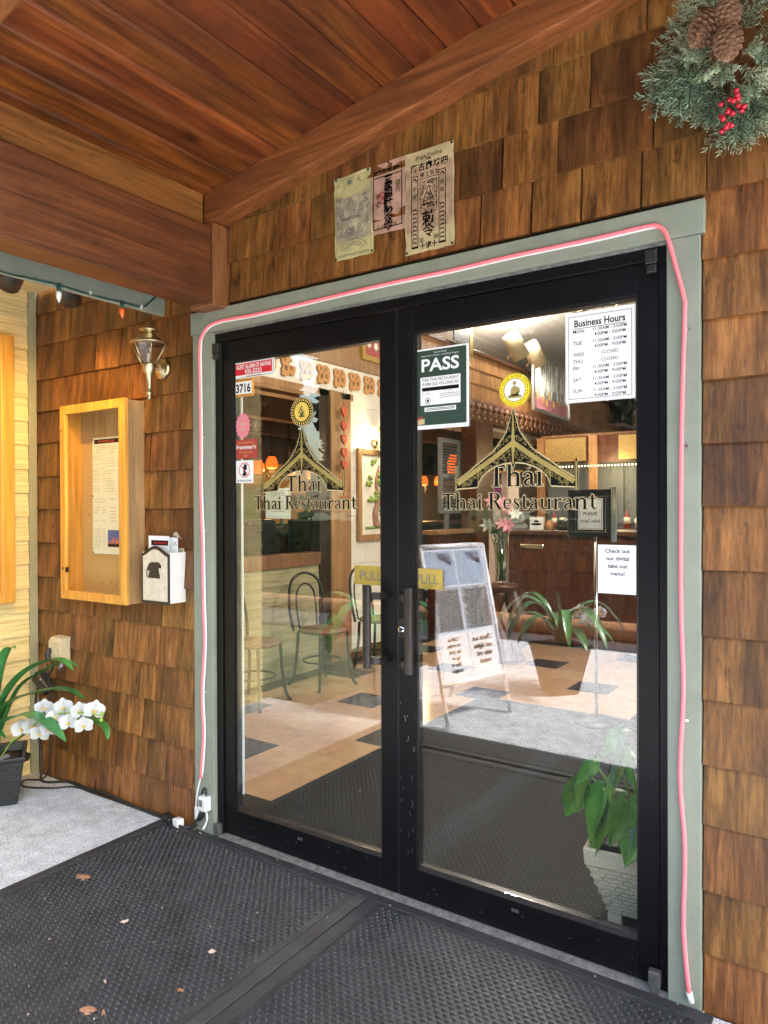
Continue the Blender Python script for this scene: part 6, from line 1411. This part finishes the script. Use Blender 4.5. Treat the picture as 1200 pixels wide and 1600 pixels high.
ORD = ('first', 'second', 'third', 'fourth', 'fifth', 'sixth', 'seventh', 'eighth', 'ninth', 'tenth', 'eleventh', 'twelfth', 'thirteenth', 'fourteenth', 'fifteenth', 'sixteenth')
for sz, shelf in ((1.15, 'cabinet top'),):
    x = -2.28; k = 0
    while x < -.75:
        mk_ = rn.choice(('bottle', 'valance', 'white_al', 'maroonv', 'mahog', 'greenv')); m = M[mk_]
        t = T('liquor_bottle', f"{dict(bottle='green glass', valance='amber', white_al='silver', maroonv='red', mahog='dark brown', greenv='dark green')[mk_]} bottle, {ORD[k]} from the left on the back bar {shelf}", 'bottle', (x, 7.64, sz), group='bottles on the back bar'); k += 1
        r = rn.uniform(.03, .045); h = rn.uniform(.17, .25)
        P(t, 'bottle_body', MB().lathe((x, 7.64, sz + .0205 if sz > 1.2 else sz + .0005), [(r, 0), (r, h * .6), (r * .35, h * .75), (r * .3, h), (.0001, h)], 9), m)
        P(t, 'bottle_label', MB().lathe((x, 7.64, sz + .0205), [(r * 1.02, h * .15), (r * 1.02, h * .5)], 9), M['paper_w']); x += rn.uniform(.10, .2)
lamp_light('strip_lamp', bw, (-1.4, 7.30, 1.95), 4, (1, .75, .4), .3)
al = T('silk_hanging', 'purple and white hangings with flowers at the left end of the back bar', 'hanging', (-2.7, 6.9, 1.2))
for x0, x1, z0, z1, m in ((-2.95, -2.86, 1.15, 1.85, 'white_lap'), (-2.855, -2.76, 1.6, 1.75, 'purple'), (-2.855, -2.76, 1.1, 1.495, 'white_lap'), (-2.755, -2.66, 1.15, 1.9, 'pinkish'), (-2.655, -2.5, 1.2, 1.85, 'white_al')): P(al, 'cloth_panel', MB().box(x0, x1, 6.9, 6.92, z0, z1), M[m])
b = MB(); rn = random.Random(6)
for _ in range(60): b.ball((-2.62 + rn.uniform(-.42, -.2), 6.7 + rn.uniform(-.1, .1), rn.uniform(1.2, 1.9)), rn.uniform(.02, .04), 6)
P(al, 'garland_blooms', b, M['flowerp']); P(al, 'rail', MB().box(-3.0, -2.45, 6.89, 6.93, 1.90, 1.93), M['goldcarve'])
vs_ = T('flower_vase', 'tall glass vase of pink lilies on a dark carved stump', 'vase', (-1.34, 3.9, .73))
C0 = Vector((-1.36, 3.9, .731))
P(vs_, 'glass_vase', MB().lathe(C0, [(.055, 0), (.05, .1), (.07, .45), (.066, .45), (.046, .1), (.0001, .02)], 16), M['lglass'])
b = MB(); rn = random.Random(2)
for _ in range(14): b.tube([C0 + Vector((rn.uniform(-.03, .03), rn.uniform(-.03, .03), .02)), C0 + Vector((rn.uniform(-.12, .12), rn.uniform(-.12, .12), rn.uniform(.5, .62)))], .005, 5)
P(vs_, 'stems', b, M['strap'])
for k in range(12):
    c = C0 + Vector((rn.uniform(-.12, .16), rn.uniform(-.12, .05), rn.uniform(.48, .80))); f = Vector((rn.uniform(-.4, .6), -1, rn.uniform(-.2, .6))).normalized(); q = f.to_track_quat('Z', 'Y').to_matrix(); b = MB()
    for j in range(6):
        a = j * 1.047; e = q @ Vector((math.cos(a), math.sin(a), .3)); s = q @ Vector((-math.sin(a), math.cos(a), 0)); b.add([c, c + e * .035 - s * .018, c + e * .075, c + e * .035 + s * .018], [(0, 1, 2, 3)])
    P(vs_, 'lily', b, M['flowerp'] if k % 3 else M['petal'])
b = MB()
for _ in range(150):
    a = rn.random() * 6.28; d = Vector((math.cos(a) * .7, math.sin(a) * .7, rn.uniform(-.2, .9))).normalized(); c = C0 + Vector((-.06, 0, .46)); s = d.cross(Z).normalized() * .004; L = rn.uniform(.12, .24); b.add([c - s, c + s, c + d * L], [(0, 1, 2)])
P(vs_, 'fern_sprays', b, M['treeg'])
sp = T('carved_stump', 'dark carved driftwood stand under the lily vase', 'stump table', (-1.36, 3.9, 0))
P(sp, 'top_slab', MB().lathe((-1.36, 3.9, .66), [(.0001, -.02), (.12, 0), (.19, .04), (.20, .06), (.0001, .0715)], 13), M['mahog'])
P(sp, 'curved_leg', MB().tube(spline([(-1.42, 3.9, .68), (-1.46, 3.9, .45), (-1.36, 3.9, .22), (-1.30, 3.9, .01)], 5), [.13, .125, .12, .11, .10, .09, .085, .08, .075, .07, .068, .066, .066, .07, .08, .1], 10), M['mahog'])
P(sp, 'curved_leg', MB().tube(spline([(-1.30, 3.95, .68), (-1.24, 3.98, .4), (-1.30, 4.0, .2), (-1.22, 4.0, .01)], 5), [.08] * 5 + [.06] * 10 + [.07], 8), M['mahog'])
wsn = T('wait_sign', 'black framed PLEASE WAIT HERE sign on a chrome pole', 'sign', (-.03, 2.5, 0), 0)
P(wsn, 'base_disc', MB().lathe((-.03, 2.5, .014), [(.16, 0), (.16, .012), (.03, .022), (.0001, .024)], 24), M['blackp']); P(wsn, 'pole', MB().tube([(-.03, 2.51, .03), (-.035, 2.51, 1.24)], .011, 10), M['chrome'])
P(wsn, 'sign_frame', MB().box(-.205, .075, 2.488, 2.506, 1.235, 1.265).box(-.205, .075, 2.488, 2.506, 1.50, 1.545).box(-.205, -.165, 2.488, 2.506, 1.2651, 1.4999).box(.04, .075, 2.488, 2.506, 1.2651, 1.4999), M['blackp'], .003)
P(wsn, 'side_bar', MB().box(.0755, .11, 2.48, 2.512, 1.20, 1.56), M['chrome'], .004); P(wsn, 'side_bar', MB().box(-.213, -.2055, 2.48, 2.512, 1.228, 1.552), M['chrome'], .002)
o = P(wsn, 'sign_card', MB().box(-.16, .035, 2.494, 2.5, 1.268, 1.497), M['blackp']); P(wsn, 'paper', MB().box(-.145, .02, 2.490, 2.493, 1.28, 1.485), M['paper'])
b = MB(); b.text('PLEASE', .030, (-.0625, 2.4895, 1.375), X, Z, 'CENTER'); b.text('WAIT HERE', .030, (-.0625, 2.4895, 1.325), X, Z, 'CENTER', 0, fit=.135); frame4(b, -.139, .014, 1.287, 1.479, .002, 2.4896)
P(wsn, 'lettering', b, M['ink'])
ch = T('brass_chandelier', 'lit brass chandelier with curled arms behind the business hours sheet', 'chandelier', (.03, 2.30, 2.7))
C0 = Vector((.03, 2.30, 2.76))
P(ch, 'hub', MB().lathe(C0, [(.0001, -.05), (.03, -.04), (.06, 0), (.05, .06), (.02, .1), (.012, .12), (.012, 1.65)], 14), M['brass'])
for k in range(6):
    a = k * 1.047 + .3; e = Vector((math.cos(a), math.sin(a), 0))
    r_ = P(ch, 'curled_arm', MB().tube(spline([C0 + Z * .03, C0 + e * .12 - Z * .06, C0 + e * .26 - Z * .03, C0 + e * .30 + Z * .06]), .010, 7), M['brass']); P(r_, 'lamp_cup', MB().lathe(C0 + e * .30 + Z * .06, [(.012, 0), (.035, .02), (.012, .03), (.012, .1), (.0001, .1)], 10), M['brass'])
    P(r_, 'bulb', MB().lathe(C0 + e * .30 + Z * .16, [(.008, 0), (.018, .025), (.0001, .075)], 8), M['bulb'])
lamp_light('chandelier_lamp', ch, C0 + Z * .14, 62, (1, .87, .72), .3)
# bentwood chairs by the partition
def bentwood(x, y, rz, lab):
    t = T('bentwood_chair', lab, 'chair', (x, y, .004), rz, group='bentwood chairs along the partition')
    m = M['bronze']
    P(t, 'seat', MB().lathe((0, 0, .43), [(.0001, 0), (.19, 0), (.20, .012), (.19, .025), (.0001, .02)], 20), M['brown'], local=True)
    for dx, dy in ((.14, -.14), (.14, .14), (-.14, -.14), (-.14, .14)):
        P(t, 'leg', MB().tube(spline([(dx, dy, .43), (dx * 1.05, dy * 1.05, .25), (dx * 1.2, dy * 1.2, .06), (dx * 1.4, dy * 1.4, 0)]), .013, 7), m, local=True)
    P(t, 'back_hoop', MB().tube(spline([(-.17, -.16, .43), (-.20, -.18, .62), (-.23, -.14, .82), (-.24, 0, .89), (-.23, .14, .82), (-.20, .18, .62), (-.17, .16, .43)]), .012, 7), m, local=True)
    P(t, 'inner_hoop', MB().tube(spline([(-.18, -.09, .44), (-.21, -.10, .62), (-.225, -.08, .75), (-.23, 0, .80), (-.225, .08, .75), (-.21, .10, .62), (-.18, .09, .44)]), .008, 6), m, local=True)
    P(t, 'leg_ring', MB().tube([(.16 * math.cos(k * .4488), .16 * math.sin(k * .4488), .2) for k in range(14)], .008, 6, closed=True), m, local=True)
bentwood(-2.27, 1.62, .15, 'bentwood chair nearest the door against the lap sided partition'); bentwood(-2.20, 2.33, -.2, 'middle bentwood chair against the lap sided partition'); bentwood(-2.12, 3.05, .1, 'bentwood chair farthest from the door beside the white wall')

# ------------------------------------------------------------------ indoor planter behind the right door
pt = T('wicker_planter', 'cream wicker patterned planter with glossy heart shaped leaves inside the right door', 'planter', (.86, .34, .014))
C0 = Vector((.838, .345, .016)); b = MB(); ang = rad(6)
b.lathe(C0, [(.105 * 1.414, .04), (.165 * 1.414, .215), (.172 * 1.414, .217), (.176 * 1.414, .275), (.16 * 1.414, .275), (.15 * 1.414, .20)], 4, None, ang + math.pi / 4, False)
o = P(pt, 'pot', b, M['potl'], .006)
b = MB()
for f in range(4):
    a = ang + f * math.pi / 2; nr = Vector((math.cos(a), math.sin(a), 0)); tg = Vector((-math.sin(a), math.cos(a), 0))
    for k in range(11):
        z_ = .048 + k * .0152; hs = .105 + .06 * (z_ - .04) / .175
        nc = 9
        for j in range(nc):
            x = (j + .5 + (.5 if k % 2 else 0)) / nc - .5
            if abs(x) > .46: continue
            b.cbox(C0 + nr * (hs + .0025) + tg * (x * 2 * hs) + Z * (z_ + .007), (.010, 2 * hs / nc * .86, .0105), Matrix((nr, tg, Z)).transposed())
    for s_ in (-1, 1): b.cbox(C0 + nr * .095 + tg * s_ * .082 + Z * .02, (.03, .035, .04), Matrix((nr, tg, Z)).transposed())
P(o, 'wicker_weave', b, M['potl'], kind='stuff')
P(pt, 'liner', MB().lathe(C0, [(.145 * 1.414, .19), (.155 * 1.414, .292), (.15 * 1.414, .292), (.14 * 1.414, .23), (.0001, .23)], 4, None, ang + math.pi / 4, False), M['blackp'])
def heart_leaf(b, base, tip, up, wd):
    base, tip, up = Vector(base), Vector(tip), Vector(up); d = (tip - base); L = d.length; d.normalize(); s = d.cross(up).normalized(); u = s.cross(d).normalized()
    prof = [(-.16, .30), (-.05, .60), (.12, .86), (.3, .92), (.5, .78), (.7, .5), (.88, .2), (1.0, .0)]
    vs = []; fs = []
    for t, w_ in prof:
        sag = -.22 * L * t * t; q = base + d * L * max(t, -.16) + u * sag
        c = base + d * L * max(t, .0) + u * (sag)
        e = w_ * wd * L
        vs += [q - s * e + u * .30 * e, q - s * e * .5 + u * (.22 * e), (c if t < .05 else q) - u * .02 * L, q + s * e * .5 + u * (.22 * e), q + s * e + u * .30 * e]
    for i in range(len(prof) - 1):
        for j in range(4): o = i * 5 + j; fs.append((o, o + 5, o + 6, o + 1))
    b.smooth = True; return b.add(vs, fs)
rn = random.Random(15)
LF = [((.70, .30, .47), (.645, .27, .36), .42), ((.74, .26, .50), (.70, .20, .385), .45), ((.80, .22, .475), (.765, .15, .335), .45), ((.82, .20, .40), (.77, .14, .27), .45), ((.88, .20, .46), (.865, .12, .33), .45), ((.86, .22, .55), (.83, .14, .47), .45), ((.92, .22, .40), (.90, .13, .28), .42), ((.76, .24, .56), (.72, .20, .47), .4), ((.95, .2, .5), (.97, .12, .38), .42), ((.88, .24, .62), (.90, .16, .52), .4), ((.79, .28, .42), (.74, .22, .32), .4), ((.9, .22, .35), (.87, .15, .25), .4), ((.97, .25, .6), (1.02, .18, .5), .42), ((.84, .3, .66), (.80, .24, .58), .38), ((.68, .33, .40), (.635, .30, .31), .4), ((.96, .21, .36), (.985, .14, .26), .4)]
for base, tip, wd in LF:
    b = MB(); base = (base[0] - .07, base[1], base[2]); tip = (tip[0] - .075, tip[1], tip[2]); heart_leaf(b, base, tip, (rn.uniform(-.9, .7), -.6, rn.uniform(.1, .9)), wd * rn.uniform(.75, 1.0)); lf = P(pt, 'leaf', b, M['heart'])
    P(lf, 'stalk', MB().tube(spline([C0 + Vector((rn.uniform(-.05, .03), rn.uniform(-.05, .03), .22)), (C0 + Vector(base)) * .5 + Vector((0, 0, .12)), base]), .0035, 5), M['bud'])
for pts, wf, mt in rosette((.85, .40, .28), 11, .30, 19, 1.9): P(pt, 'frond', strap(MB(), pts, .013 * wf), M['fern'])
